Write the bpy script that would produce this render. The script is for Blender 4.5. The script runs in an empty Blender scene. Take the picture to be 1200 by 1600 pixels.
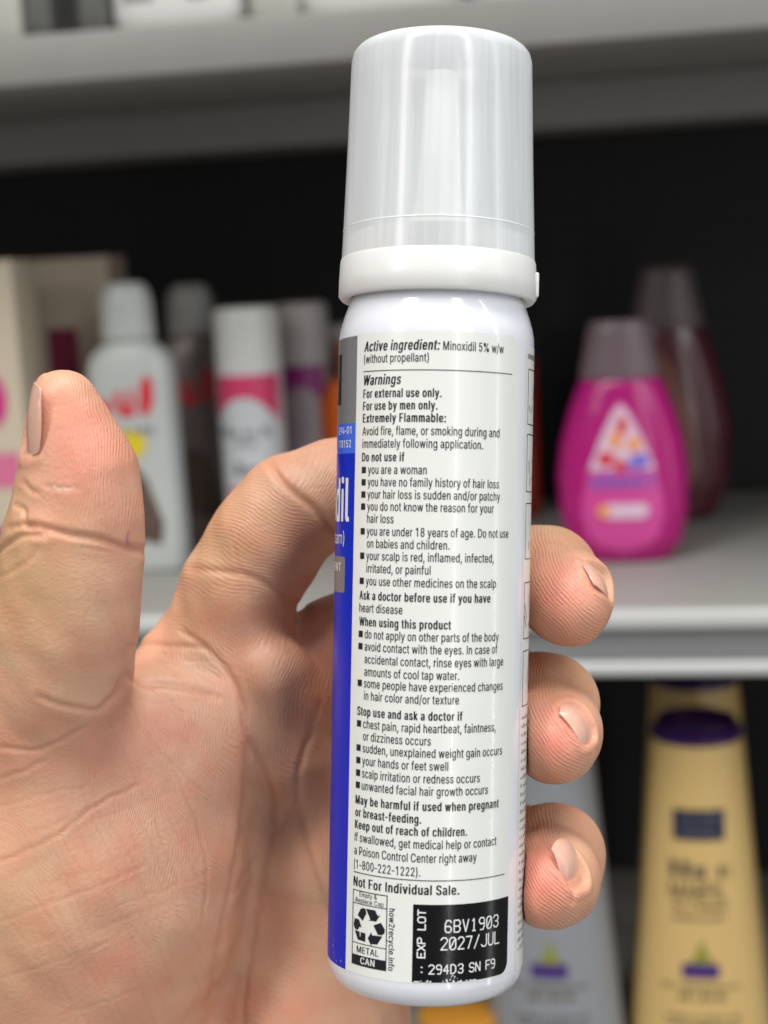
import bpy, bmesh, math, random
import numpy as np
import openvdb
from mathutils import Matrix, Vector

random.seed(7)
SC = bpy.context.scene
COL = SC.collection

# ------------------------------------------------------------------ camera
F = 2311.0                                   # focal length in photo pixels (1200 x 1600)
CAM = Vector((0.0, 0.0, 1.40))
YAW, PITCH, ROLL = math.radians(10.0), math.radians(-9.6), math.radians(-3.1)
R3 = (Matrix.Rotation(YAW, 3, 'Z') @ Matrix.Rotation(math.radians(90) + PITCH, 3, 'X')
      @ Matrix.Rotation(ROLL, 3, 'Z'))
cd = bpy.data.cameras.new('camera')
cam = bpy.data.objects.new('camera', cd)
COL.objects.link(cam)
cam.matrix_world = Matrix.Translation(CAM) @ R3.to_4x4()
cd.sensor_fit = 'VERTICAL'
cd.sensor_height = 36.0
cd.lens = 52.0
cd.clip_start = 0.02
cd.clip_end = 50
cd.dof.use_dof = True
cd.dof.focus_distance = 0.264
cd.dof.aperture_fstop = 14.5
SC.camera = cam

# ------------------------------------------------------------------ light
w = bpy.data.worlds.new('World')
SC.world = w
w.use_nodes = True
bgn = w.node_tree.nodes['Background']
bgn.inputs[0].default_value = (0.95, 0.98, 1.0, 1)
bgn.inputs[1].default_value = 0.20


def area(name, loc, target, sx, sy, power, col=(1, 1, 1)):
    d = bpy.data.lights.new(name, 'AREA')
    d.shape = 'RECTANGLE'
    d.size, d.size_y = sx, sy
    d.energy = power
    d.color = col
    o = bpy.data.objects.new(name, d)
    COL.objects.link(o)
    o.location = loc
    o.rotation_euler = (Vector(target) - Vector(loc)).to_track_quat('-Z', 'Y').to_euler()
    return o


# fluorescent strips of the shop aisle, above and behind the photographer
area('ceiling_strip_light', (0.05, 0.15, 2.95), (0.0, 0.2, 1.3), 2.4, 0.34, 24, (1.0, 0.98, 0.95))
area('ceiling_strip_light', (-0.95, -0.8, 2.95), (0.0, 0.35, 1.3), 0.30, 2.4, 26, (1.0, 0.97, 0.93))
area('ceiling_strip_light', (1.05, -0.7, 2.95), (0.0, 0.35, 1.3), 0.30, 2.4, 24, (0.98, 0.99, 1.0))
area('added_streak_light', (0.95, -1.25, 1.5), (0.0, 0.25, 1.4), 0.035, 1.9, 4.6, (1.0, 1.0, 0.97))  # upright strips added only to draw the vertical streaks on label and cap
area('added_streak_light', (1.15, 0.15, 1.5), (0.0, 0.25, 1.4), 0.055, 1.9, 2.4, (1.0, 1.0, 1.0))  # second added strip, for the broad streak on the cap's right side

vs = SC.view_settings
vs.view_transform = 'Standard'
vs.look = 'None'
vs.exposure = 0.17
vs.gamma = 1.0
vs.use_curve_mapping = False


# ------------------------------------------------------------------ helpers
def px(u, v, d):
    """photo pixel + depth (metres along the view axis) -> world point"""
    return CAM + R3 @ Vector(((u - 600) / F * d, -(v - 800) / F * d, -d))


def on_shelf(u, v, z):
    """where the sight line of a photo pixel meets the horizontal plane at height z; also its depth"""
    r = R3 @ Vector(((u - 600) / F, -(v - 800) / F, -1.0))
    t = (z - CAM.z) / r.z
    return CAM + r * t, t


def mat(name, col, rough=0.5, spec=0.5, noise=0.0, nscale=200, coat=0.0, metal=0.0, bump=0.0):
    m = bpy.data.materials.new(name)
    m.use_nodes = True
    nt = m.node_tree
    b = nt.nodes['Principled BSDF']
    b.inputs['Base Color'].default_value = (*col, 1)
    b.inputs['Roughness'].default_value = rough
    b.inputs['Specular IOR Level'].default_value = spec
    b.inputs['Metallic'].default_value = metal
    b.inputs['Coat Weight'].default_value = coat
    b.inputs['Coat Roughness'].default_value = 0.08
    tc = nt.nodes.new('ShaderNodeTexCoord')
    n = nt.nodes.new('ShaderNodeTexNoise')
    n.inputs['Scale'].default_value = nscale
    n.inputs['Detail'].default_value = 4
    nt.links.new(tc.outputs['Object'], n.inputs['Vector'])
    if noise:
        mx = nt.nodes.new('ShaderNodeMix')
        mx.data_type = 'RGBA'
        mx.inputs[6].default_value = (*[c * (1 - noise) for c in col], 1)
        mx.inputs[7].default_value = (*[min(1, c * (1 + noise)) for c in col], 1)
        nt.links.new(n.outputs['Fac'], mx.inputs[0])
        nt.links.new(mx.outputs[2], b.inputs['Base Color'])
    if bump:
        bp = nt.nodes.new('ShaderNodeBump')
        bp.inputs['Strength'].default_value = 0.5
        bp.inputs['Distance'].default_value = bump
        nt.links.new(n.outputs['Fac'], bp.inputs['Height'])
        nt.links.new(bp.outputs['Normal'], b.inputs['Normal'])
    return m


def obj(name, verts, faces, m, parent=None, smooth=True, sharp=None):
    me = bpy.data.meshes.new(name)
    me.from_pydata([tuple(v) for v in verts], [], [tuple(f) for f in faces])
    me.update()
    me.polygons.foreach_set('use_smooth', [smooth] * len(me.polygons))
    if sharp is not None and smooth:
        me.set_sharp_from_angle(angle=math.radians(sharp))
    o = bpy.data.objects.new(name, me)
    COL.objects.link(o)
    if m:
        me.materials.append(m)
    if parent:
        o.parent = parent
    return o


def thing(name, label, cat, mw=None, group=None):
    o = bpy.data.objects.new(name, None)
    o.empty_display_size = 0.02
    COL.objects.link(o)
    if mw is not None:
        o.matrix_world = mw
    o['label'] = label
    o['category'] = cat
    if group:
        o['group'] = group
    return o


class MB:
    """gathers shapes into one mesh"""
    def __init__(s):
        s.v, s.f = [], []

    def add(s, v, f):
        n = len(s.v)
        s.v += [tuple(p) for p in v]
        s.f += [tuple(i + n for i in q) for q in f]

    def build(s, name, m, parent=None, smooth=True, sharp=None):
        return obj(name, s.v, s.f, m, parent, smooth, sharp)


def box(x0, x1, y0, y1, z0, z1, bev=0.0):
    bm = bmesh.new()
    bmesh.ops.create_cube(bm, size=1)
    for v in bm.verts:
        v.co = Vector(((x0 + x1) / 2 + v.co.x * (x1 - x0), (y0 + y1) / 2 + v.co.y * (y1 - y0),
                       (z0 + z1) / 2 + v.co.z * (z1 - z0)))
    if bev:
        bmesh.ops.bevel(bm, geom=bm.edges[:], offset=bev, segments=3, affect='EDGES', profile=0.5)
    bm.verts.index_update()
    v = [tuple(p.co) for p in bm.verts]
    f = [[q.index for q in p.verts] for p in bm.faces]
    bm.free()
    return v, f


def lathe(prof, n=96, closed_ends=True):
    v, f = [], []
    for (r, z) in prof:
        for k in range(n):
            a = 2 * math.pi * k / n
            v.append((r * math.cos(a), r * math.sin(a), z))
    for i in range(len(prof) - 1):
        for k in range(n):
            k2 = (k + 1) % n
            f.append((i * n + k, i * n + k2, (i + 1) * n + k2, (i + 1) * n + k))
    if closed_ends:
        f.append(tuple(range(n - 1, -1, -1)))
        f.append(tuple((len(prof) - 1) * n + k for k in range(n)))
    return v, f


class Loft:
    """stack of superellipse sections (z, half width, half depth, exponent)"""
    def __init__(s, secs, sub=6):
        s.z = np.array([q[0] for q in secs], float)
        s.w = np.array([q[1] for q in secs], float)
        s.d = np.array([q[2] for q in secs], float)
        s.e = np.array([q[3] for q in secs], float)
        s.sub = sub

    def at(s, z):
        return (np.interp(z, s.z, s.w), np.interp(z, s.z, s.d), np.interp(z, s.z, s.e))

    def mesh(s, n=64):
        zs = []
        for a, b in zip(s.z[:-1], s.z[1:]):
            zs += list(np.linspace(a, b, s.sub, endpoint=False))
        zs.append(s.z[-1])
        v, f = [], []
        for z in zs:
            hw, hd, e = s.at(z)
            for k in range(n):
                a = 2 * math.pi * k / n
                c, q = math.cos(a), math.sin(a)
                v.append((hw * math.copysign(abs(c) ** (2 / e), c), hd * math.copysign(abs(q) ** (2 / e), q), z))
        m = len(zs)
        for i in range(m - 1):
            for k in range(n):
                k2 = (k + 1) % n
                f.append((i * n + k, i * n + k2, (i + 1) * n + k2, (i + 1) * n + k))
        f.append(tuple(range(n - 1, -1, -1)))
        f.append(tuple((m - 1) * n + k for k in range(n)))
        return v, f

    def front(s, x, z, off):
        hw, hd, e = s.at(z)
        t = min(0.999, abs(x) / max(hw, 1e-6))
        return (x, -hd * (1 - t ** e) ** (1 / e) - off, z)


def smooth_profile(pts, n=8):
    """Catmull-Rom through the points"""
    P = [Vector(p) for p in pts]
    P = [P[0] * 2 - P[1]] + P + [P[-1] * 2 - P[-2]]
    out = []
    for i in range(1, len(P) - 2):
        for k in range(n):
            t = k / n
            out.append(0.5 * ((2 * P[i]) + (P[i + 1] - P[i - 1]) * t + (2 * P[i - 1] - 5 * P[i] + 4 * P[i + 1] - P[i + 2]) * t * t
                              + (3 * P[i] - P[i - 1] - 3 * P[i + 1] + P[i + 2]) * t ** 3))
    out.append(P[-2])
    return [tuple(p) for p in out]


def poly_grid(outline, step):
    """flat polygon (x, z) cut into small cells so that it can be wrapped on a curved surface"""
    bm = bmesh.new()
    vs_ = [bm.verts.new((p[0], p[1], 0)) for p in outline]
    bm.faces.new(vs_)
    xs = [p[0] for p in outline]
    zs = [p[1] for p in outline]
    for ax, lo, hi in ((0, min(xs), max(xs)), (1, min(zs), max(zs))):
        q = lo + step
        while q < hi - step * 0.2:
            co, no = [0, 0, 0], [0, 0, 0]
            co[ax] = q
            no[ax] = 1
            bmesh.ops.bisect_plane(bm, geom=bm.verts[:] + bm.edges[:] + bm.faces[:], plane_co=co, plane_no=no, dist=1e-7)
            q += step
    bm.verts.index_update()
    v = [(p.co.x, p.co.y) for p in bm.verts]
    f = [[q.index for q in p.verts] for p in bm.faces]
    bm.free()
    return v, f


# outlines of a plain grotesque face, 203 units to the capital height: character -> (advance, contours)
GLYPHS = {
    '%': (271, '70,113 58,115 48,119 40,125 35,134 31,144 30,155 30,165 31,176 35,186 40,194 48,201 58,205 70,207 82,205 92,201 100,194 106,186 109,176 110,165 110,155 109,144 106,134 100,125 92,119 82,115|70,131 79,133 85,138 88,146 89,155 89,165 85,182 79,187 70,189 61,187 55,182 52,174 51,165 51,155 52,146 55,138 61,133|200,-4 188,-2 178,2 171,8 165,17 161,27 160,38 160,48 161,59 165,69 171,77 179,84 189,88 200,90 212,88 222,84 230,77 236,69 239,59 240,48 240,38 239,27 236,17 230,8 222,2 212,-2|200,14 209,16 215,21 218,29 220,38 220,48 215,65 209,70 200,72 192,70 186,65 182,57 181,48 181,38 182,29 186,21 191,16|53,0 193,203 216,203 76,0'),
    '&': (179, '79,-3 60,-1 44,5 31,13 22,25 16,38 14,53 15,65 19,76 34,94 56,112 86,134 95,141 102,150 105,162 103,171 98,178 91,183 81,184 67,181 58,172 55,160 58,145 67,131 82,114 175,0 146,0 69,93 48,117 35,138 31,148 30,159 32,172 36,183 44,193 54,200 66,204 80,205 94,204 106,200 116,193 123,184 128,173 129,162 126,145 117,130 102,117 62,87 44,70 40,61 39,52 40,43 44,35 50,28 57,23 67,20 77,19 89,20 100,24 120,38 128,48 134,61 138,74 140,90 163,90 162,72 159,57 148,37 138,25 133,19 122,9 108,3 94,-1'),
    "'": (83, '31,127 28,203 54,203 51,127'),
    '(': (109, '36,83 40,129 53,176 71,216 94,216 76,171 65,125 60,83 64,46 75,6 94,-38 71,-38 55,-9 45,22 38,52'),
    ')': (109, '15,-38 34,7 45,47 49,83 45,125 33,171 15,216 39,216 57,176 69,129 74,83 71,52 65,21 54,-9 39,-38'),
    ',': (75, '15,-48 27,28 55,28 34,-48'),
    '-': (126, '107,98 107,75 18,75 18,98'),
    '.': (75, '38,-2 31,0 25,4 21,9 20,16 21,23 25,29 31,33 38,35 45,33 51,29 55,23 56,16 55,9 51,4 45,0'),
    '/': (100, '94,213 28,-31 6,-31 71,213'),
    '0': (181, '91,-3 70,0 52,10 38,25 28,45 21,71 19,102 21,132 28,158 38,179 52,194 70,203 91,206 112,203 129,194 143,179 154,158 160,132 162,102 160,71 154,45 143,25 129,10 112,0|91,20 104,22 116,29 125,41 132,57 136,78 138,102 136,126 132,146 125,162 116,174 104,181 91,184 77,181 65,174 56,162 49,146 45,126 44,102 45,78 49,57 56,41 65,29 77,22'),
    '1': (181, '110,203 110,0 85,0 85,179 84,179 34,143 34,171 79,203'),
    '2': (181, '26,0 26,19 94,91 113,113 124,131 128,149 127,159 123,167 117,174 109,180 89,184 78,183 69,179 61,173 56,165 52,156 51,145 26,145 28,162 34,177 44,189 57,198 73,204 90,206 107,204 122,199 135,190 144,178 150,164 152,149 148,127 134,103 107,72 61,24 61,23 156,23 156,0'),
    '4': (181, '16,42 16,63 99,203 124,203 43,66 43,65 165,65 165,42|113,0 113,48 113,58 113,127 137,127 137,0'),
    '5': (181, '88,-3 71,-1 56,4 43,13 33,24 27,37 24,52 49,52 51,43 55,36 69,24 88,20 100,21 110,26 119,33 126,42 130,53 131,65 130,77 125,88 119,98 110,105 99,109 87,111 67,107 51,98 27,101 38,203 147,203 147,181 60,181 54,121 71,130 92,133 105,132 118,128 129,122 138,114 146,104 152,92 155,79 156,65 154,47 148,30 137,17 123,6 107,-1'),
    '7': (181, '39,0 129,179 129,181 25,181 25,203 156,203 156,179 66,0'),
    '8': (181, '91,-3 71,-1 54,5 40,13 30,25 23,38 21,54 22,67 26,78 32,88 40,96 50,102 61,106 61,107 48,113 37,123 30,137 28,152 30,167 36,180 46,191 58,199 73,204 91,206 107,204 122,199 135,191 145,180 151,167 153,152 150,137 144,123 133,113 120,107 120,106 131,102 140,96 149,88 155,78 159,67 160,54 158,38 151,25 141,13 127,5 110,-1|91,20 103,21 114,24 123,29 129,37 133,45 135,55 133,66 129,75 122,83 113,89 102,93 91,94 78,93 68,89 59,83 52,75 48,66 46,55 48,45 52,37 58,29 67,24 78,21|91,116 110,120 117,125 123,132 126,141 128,150 127,160 123,168 117,175 110,180 91,184 71,180 63,175 58,168 54,160 53,150 54,141 58,132 64,125 71,120'),
    '9': (181, '90,206 108,204 124,198 137,187 147,174 153,157 156,139 154,124 149,108 126,67 80,0 52,0 121,99 123,99 115,88 103,81 87,78 70,80 55,86 42,95 33,108 27,123 25,141 28,159 34,175 44,188 57,198 73,204|90,184 79,183 70,178 61,172 55,163 51,152 50,141 51,129 55,118 61,109 70,103 79,99 90,97 102,99 111,103 120,109 126,118 130,128 131,140 130,152 126,163 120,172 112,178 102,183'),
    ':': (75, '38,-2 31,0 25,4 21,9 20,16 21,23 25,29 31,33 38,35 45,33 51,29 55,23 56,16 55,9 51,4 45,0|38,108 31,110 25,114 21,119 20,126 21,134 25,139 31,143 38,145 45,143 51,139 55,134 56,126 55,119 51,114 45,110'),
    'A': (192, '7,0 81,203 110,203 185,0 158,0 115,121 106,149 93,191 98,191 85,148 76,121 34,0|44,57 44,79 148,79 148,57'),
    'C': (204, '107,-3 82,0 60,10 42,25 28,46 19,72 16,102 19,132 28,157 42,178 60,193 82,203 107,206 136,202 149,196 161,188 171,179 179,167 185,154 189,139 163,139 156,158 143,171 126,180 107,182 89,180 73,173 60,161 50,146 44,126 41,102 44,78 50,58 60,42 74,31 89,24 107,21 126,24 143,32 156,46 163,64 189,64 185,49 179,36 171,25 161,15 149,7 136,2 122,-2'),
    'D': (201, '88,0 38,0 38,23 86,23 109,25 127,32 141,44 152,60 158,79 160,102 158,125 152,144 142,160 128,171 110,178 88,181 37,181 37,203 90,203 118,200 141,191 160,177 173,156 182,131 185,102 182,73 173,47 159,27 140,12 116,3|50,203 50,0 24,0 24,203'),
    'E': (168, '24,0 24,203 149,203 149,181 50,181 50,114 142,114 142,91 50,91 50,23 150,23 150,0'),
    'F': (164, '24,0 24,203 148,203 148,181 50,181 50,111 138,111 138,88 50,88 50,0'),
    'I': (74, '25,0 25,203 49,203 49,0'),
    'J': (159, '74,-3 50,1 30,13 17,32 13,58 13,69 39,69 39,58 41,42 49,30 60,22 74,20 88,22 99,30 106,42 109,58 109,203 135,203 135,58 130,32 118,13 98,1'),
    'K': (187, '42,58 42,86 56,104 70,121 85,138 145,203 179,203 92,110 91,110|24,0 24,203 50,203 50,134 50,90 50,77 50,0|149,0 75,104 91,124 179,0'),
    'L': (157, '24,0 24,203 50,203 50,23 144,23 144,0'),
    'M': (252, '24,0 24,203 61,203 111,75 115,64 120,49 125,34 129,20 123,20 127,33 132,48 137,63 141,75 191,203 227,203 227,0 202,0 202,116 202,131 202,147 202,165 203,183 205,183 199,164 193,145 187,129 182,116 137,0 114,0 68,116 64,128 58,144 52,163 45,183 48,183 48,166 48,149 49,131 49,116 49,0'),
    'N': (210, '24,0 24,203 54,203 137,73 145,60 155,43 166,22 162,21 160,43 160,63 160,78 160,203 185,203 185,0 155,0 81,116 71,132 59,152 43,181 48,181 49,153 50,131 50,116 50,0'),
    'P': (178, '24,0 24,203 94,203 116,201 133,195 146,185 156,172 162,156 163,139 162,122 156,106 146,93 133,83 116,76 94,74 44,74 44,97 93,97 107,98 119,102 127,109 133,117 137,128 138,139 137,150 133,161 127,169 119,175 107,179 93,181 50,181 50,0'),
    'R': (180, '24,0 24,203 94,203 116,201 133,195 147,186 156,173 162,158 164,141 162,124 156,109 147,96 133,87 116,81 94,79 39,79 39,102 93,102 108,103 119,107 128,112 133,120 137,130 138,141 137,152 133,162 128,170 119,176 108,180 93,181 50,181 50,0|141,0 92,92 121,92 171,0'),
    'S': (179, '89,-4 69,-2 51,4 36,12 26,24 18,38 15,55 42,55 44,44 49,35 57,28 67,23 89,20 103,21 114,24 124,29 132,37 137,46 138,56 137,65 133,72 118,82 98,89 73,96 51,104 34,116 24,130 21,149 23,165 30,179 41,191 55,199 72,204 91,206 110,204 126,199 140,191 151,179 158,166 160,151 135,151 131,165 121,175 107,181 90,183 78,182 67,179 58,174 51,167 47,159 46,150 48,141 52,133 68,123 85,117 106,112 125,105 143,95 158,79 162,68 163,55 161,40 155,25 144,13 129,4 111,-2'),
    'T': (180, '13,181 13,203 167,203 167,181 103,181 103,0 77,0 77,181'),
    'U': (207, '104,-3 81,-1 62,6 46,17 34,32 26,49 24,69 24,203 50,203 50,71 51,57 56,45 64,35 75,27 88,22 104,21 119,22 132,27 143,35 151,45 155,57 157,71 157,203 183,203 183,69 180,49 173,32 161,17 145,6 126,-1'),
    'W': (275, '62,0 7,203 33,203 65,78 70,58 75,37 79,16 76,16 80,37 85,58 90,78 122,203 152,203 185,78 190,58 194,37 199,16 195,16 200,37 204,58 209,78 241,203 268,203 212,0 182,0 147,129 141,157 134,190 140,190 134,158 127,129 92,0'),
    'a': (156, '64,-3 50,-2 38,2 27,9 19,18 14,29 12,43 13,55 17,64 23,72 31,77 50,84 71,88 93,91 106,94 109,97 110,102 110,103 107,119 96,129 78,132 60,129 47,120 40,110 16,116 23,129 31,138 42,145 53,150 78,154 96,152 114,144 122,137 129,128 133,116 135,101 135,0 111,0 111,21 109,21 101,10 86,0|68,18 81,19 91,23 99,30 105,37 109,46 110,55 110,76 104,73 93,70 80,68 70,67 54,63 41,56 38,50 37,42 41,29 52,21'),
    'b': (170, '92,-3 79,-2 69,2 55,12 47,23 45,23 45,0 21,0 21,203 45,203 45,128 47,128 55,138 69,149 79,153 92,154 110,151 125,144 138,133 148,117 154,98 156,76 154,53 148,34 138,18 125,6 110,-1|88,19 101,21 112,26 120,35 126,47 130,60 131,76 130,91 126,104 120,116 112,125 101,130 88,132 75,130 64,125 56,116 50,105 46,92 45,76 46,60 50,46 56,35 65,26 75,21'),
    'c': (159, '83,-3 64,-1 47,7 33,18 22,34 16,53 14,75 16,97 22,116 33,132 47,144 64,151 83,154 104,151 122,142 136,129 145,111 121,105 116,116 108,124 97,130 83,132 69,130 58,124 49,115 43,103 40,90 39,75 40,60 43,47 49,35 58,26 69,21 83,19 97,21 108,26 117,35 122,47 145,41 136,22 122,9 104,0'),
    'd': (170, '78,-3 60,-1 45,6 32,18 22,34 16,53 14,76 16,98 22,117 32,133 45,144 60,151 78,154 91,153 101,149 115,138 122,128 124,128 124,203 149,203 149,0 125,0 125,23 123,23 115,12 101,2 91,-2|82,19 95,21 105,26 114,35 120,46 123,60 125,76 123,92 120,105 114,116 105,125 95,130 82,132 69,130 58,125 49,116 43,104 40,91 39,76 40,60 43,47 50,35 58,26 69,21'),
    'e': (162, '85,-3 64,-1 47,7 33,18 22,34 16,53 14,75 16,97 22,116 32,132 46,144 63,151 82,154 106,150 118,144 128,136 136,126 143,113 147,97 148,78 148,68 30,68 30,88 135,88 124,81 123,95 119,107 113,118 105,126 95,130 82,132 69,130 59,125 50,118 44,108 40,97 38,84 38,71 40,55 44,42 51,32 60,25 72,20 85,18 101,21 114,29 122,42 146,36 141,25 134,16 125,8 113,2 100,-2'),
    'f': (102, '91,152 91,131 3,131 3,152|32,0 32,173 34,185 38,194 45,202 54,208 75,212 89,211 97,208 91,187 86,189 78,190 68,188 62,184 58,177 57,167 57,0'),
    'g': (170, '83,-60 67,-59 54,-56 33,-44 20,-28 41,-16 49,-26 62,-35 83,-39 100,-37 113,-30 122,-19 125,-2 125,27 122,27 115,17 101,6 91,3 78,2 61,4 45,11 32,21 22,36 16,54 14,76 16,98 22,117 32,133 45,144 61,151 78,154 91,153 101,149 115,138 123,128 125,128 125,152 149,152 149,-4 147,-22 140,-36 130,-47 116,-54 100,-59|82,24 95,25 105,30 114,38 120,48 124,62 125,77 124,92 120,106 114,117 106,125 95,130 82,132 69,130 58,125 50,116 43,105 40,92 39,77 40,62 43,49 50,38 58,30 69,25'),
    'h': (164, '45,91 45,0 21,0 21,203 45,203 45,115 41,115 49,133 61,145 75,152 91,154 105,152 118,147 128,139 136,128 141,114 143,96 143,0 118,0 118,94 116,110 109,122 98,129 84,132 74,130 64,127 57,121 51,113 47,103'),
    'i': (67, '21,0 21,152 45,152 45,0|33,177 27,178 22,182 18,187 17,193 18,200 22,205 27,208 33,209 40,208 46,205 49,200 51,193 49,187 46,182 40,178'),
    'k': (153, '44,55 44,85 48,85 114,152 144,152 74,80 71,80|21,0 21,203 45,203 45,0|118,0 59,74 76,91 149,0'),
    'l': (66, '21,0 21,203 45,203 45,0'),
    'm': (244, '21,0 21,152 45,152 45,118 43,118 47,129 53,138 69,150 88,154 103,152 115,144 124,133 128,118 125,118 129,128 135,137 152,150 175,154 187,153 199,149 209,142 216,131 221,118 223,102 223,0 198,0 198,101 196,116 189,125 179,130 167,132 158,131 150,128 138,116 134,99 134,0 110,0 110,104 108,115 101,124 92,130 80,132 63,128 56,123 50,116 47,106 45,95 45,0'),
    'n': (164, '45,91 45,0 21,0 21,152 45,152 45,115 41,115 49,133 61,145 75,152 91,154 105,152 118,147 128,139 136,128 141,114 143,96 143,0 118,0 118,94 116,110 109,122 98,129 84,132 74,130 64,127 57,121 51,113 47,103'),
    'o': (166, '83,-3 64,-1 47,7 33,18 22,34 16,53 14,75 16,97 22,116 33,132 47,144 64,151 83,154 102,151 119,144 133,132 144,116 150,97 152,75 150,53 144,34 133,18 119,7 102,-1|83,19 97,21 108,26 117,35 123,47 126,60 128,75 126,90 123,103 117,115 108,124 97,130 83,132 69,130 58,124 49,115 43,103 40,90 39,75 40,60 43,47 49,35 58,26 69,21'),
    'p': (170, '21,-57 21,152 45,152 45,128 47,128 55,138 69,149 79,153 92,154 110,151 125,144 138,133 148,117 154,98 156,76 154,53 148,34 138,18 125,6 110,-1 92,-3 79,-2 69,2 55,12 47,23 45,23 45,-57|88,19 101,21 112,26 120,35 126,47 130,60 131,76 130,91 126,104 120,116 112,125 101,130 88,132 75,130 64,125 56,116 50,105 46,92 45,76 46,60 50,46 56,35 65,26 75,21'),
    'r': (104, '21,0 21,152 45,152 45,128 46,128 52,139 61,147 72,152 85,154 92,154 97,153 97,129 92,130 83,130 73,129 64,126 56,121 50,113 47,105 45,95 45,0'),
    's': (146, '73,-3 58,-2 45,1 34,7 25,15 18,25 14,38 38,43 42,32 50,24 60,20 73,18 87,20 98,25 105,32 107,41 106,48 102,54 95,59 85,62 60,68 42,74 29,83 21,95 19,110 21,122 26,133 35,141 46,148 60,152 75,154 89,153 102,149 112,143 120,136 130,116 107,111 103,119 97,126 88,131 75,133 62,131 52,127 46,120 43,111 45,103 50,97 69,89 92,84 110,77 122,69 130,57 132,43 131,30 125,19 116,10 104,3 89,-2'),
    't': (91, '82,152 82,131 3,131 3,152|26,188 50,188 50,39 51,30 54,25 60,21 68,20 74,20 81,21 85,1 77,-1 67,-2 50,1 37,9 29,21 26,37'),
    'u': (164, '73,-2 59,0 46,4 36,12 28,23 23,38 21,56 21,152 45,152 45,58 48,42 55,30 66,23 80,20 90,21 100,25 107,31 113,39 117,49 118,61 118,152 143,152 143,0 119,0 119,37 123,37 114,19 103,7 89,0'),
    'v': (156, '65,0 7,152 34,152 66,62 75,35 82,8 74,8 81,35 90,62 122,152 149,152 91,0'),
    'w': (227, '55,0 9,152 35,152 53,85 62,55 70,17 66,17 74,54 82,85 101,152 127,152 145,85 153,54 161,17 157,17 165,54 173,85 192,152 218,152 172,0 147,0 128,69 122,90 116,112 111,135 116,135 111,112 105,90 99,69 79,0'),
    'x': (152, '8,0 69,87 68,68 11,152 40,152 59,122 72,101 83,82 70,82 81,101 93,122 113,152 141,152 83,67 83,86 143,0 115,0 92,34 80,54 69,73 82,73 71,54 59,34 37,0'),
    'y': (156, '19,-55 25,-34 29,-35 42,-36 52,-30 60,-14 65,-1 7,152 34,152 66,62 75,35 82,8 73,8 81,35 90,62 122,152 149,152 82,-23 71,-43 56,-54 37,-58 26,-57'),
    'z': (152, '17,0 17,18 102,128 102,129 19,129 19,152 133,152 133,132 50,24 50,23 135,23 135,0'),
    '{': (76, '56,-1 40,1 30,8 23,19 21,34 21,203 45,203 45,39 48,25 52,22 58,21 64,21 68,22 72,1 65,0'),
}
_tess = {}


def glyph(ch):
    if ch not in _tess:
        cont = [[tuple(map(float, t.split(','))) for t in q.split()] for q in GLYPHS[ch][1].split('|')]
        ar = [sum(a[0] * b[1] - b[0] * a[1] for a, b in zip(q, q[1:] + q[:1])) for q in cont]
        sgn = max(ar, key=abs)
        holes = [q for q, a in zip(cont, ar) if a * sgn < 0]
        gv, gf = [], []
        for q, a in zip(cont, ar):
            if a * sgn < 0:
                continue
            x0, x1, y0, y1 = min(p[0] for p in q), max(p[0] for p in q), min(p[1] for p in q), max(p[1] for p in q)
            loops = [q] + [h for h in holes if x0 <= h[0][0] <= x1 and y0 <= h[0][1] <= y1]
            c = bpy.data.curves.new('letter', 'CURVE')
            c.dimensions = '2D'
            c.fill_mode = 'BOTH'
            for lp in loops:
                sp_ = c.splines.new('POLY')
                sp_.points.add(len(lp) - 1)
                for pt, xy in zip(sp_.points, lp):
                    pt.co = (xy[0], xy[1], 0, 1)
                sp_.use_cyclic_u = True
            o = bpy.data.objects.new('letter', c)
            COL.objects.link(o)
            me = bpy.data.meshes.new_from_object(o.evaluated_get(bpy.context.evaluated_depsgraph_get()))
            n = len(gv)
            gv += [(t.co.x, t.co.y) for t in me.vertices]
            gf += [tuple(k + n for k in t.vertices) for t in me.polygons]
            bpy.data.objects.remove(o)
            bpy.data.curves.remove(c)
            bpy.data.meshes.remove(me)
        _tess[ch] = (gv, gf)
    return _tess[ch]


def text2d(s, size_cap, x0, x1=None, bold=0.0, shear=0.0, hs=0.72):
    """letters as a flat mesh: capital height, start x, end x (stretched to fit); bold thickens the stems"""
    k = size_cap / 203.0
    v, f, pen = [], [], 0.0
    shifts = [0.0] if not bold else [-bold * 203, 0.0, bold * 203]
    for ch in s:
        if ch == ' ':
            pen += 96 if bold > 0.05 else 80
            continue
        gv, gf = glyph(ch)
        for sh_ in shifts:
            n = len(v)
            v += [(p[0] + pen + sh_ + shear * p[1], p[1]) for p in gv]
            f += [tuple(i + n for i in t) for t in gf]
        pen += GLYPHS[ch][0] + (2 * bold * 203 if bold else 0)
    lo, hi = min(p[0] for p in v), max(p[0] for p in v)
    sx = hs * k if x1 is None else (x1 - x0) / (hi - lo)
    return [((p[0] - lo) * sx + x0, p[1] * k) for p in v], f


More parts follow.
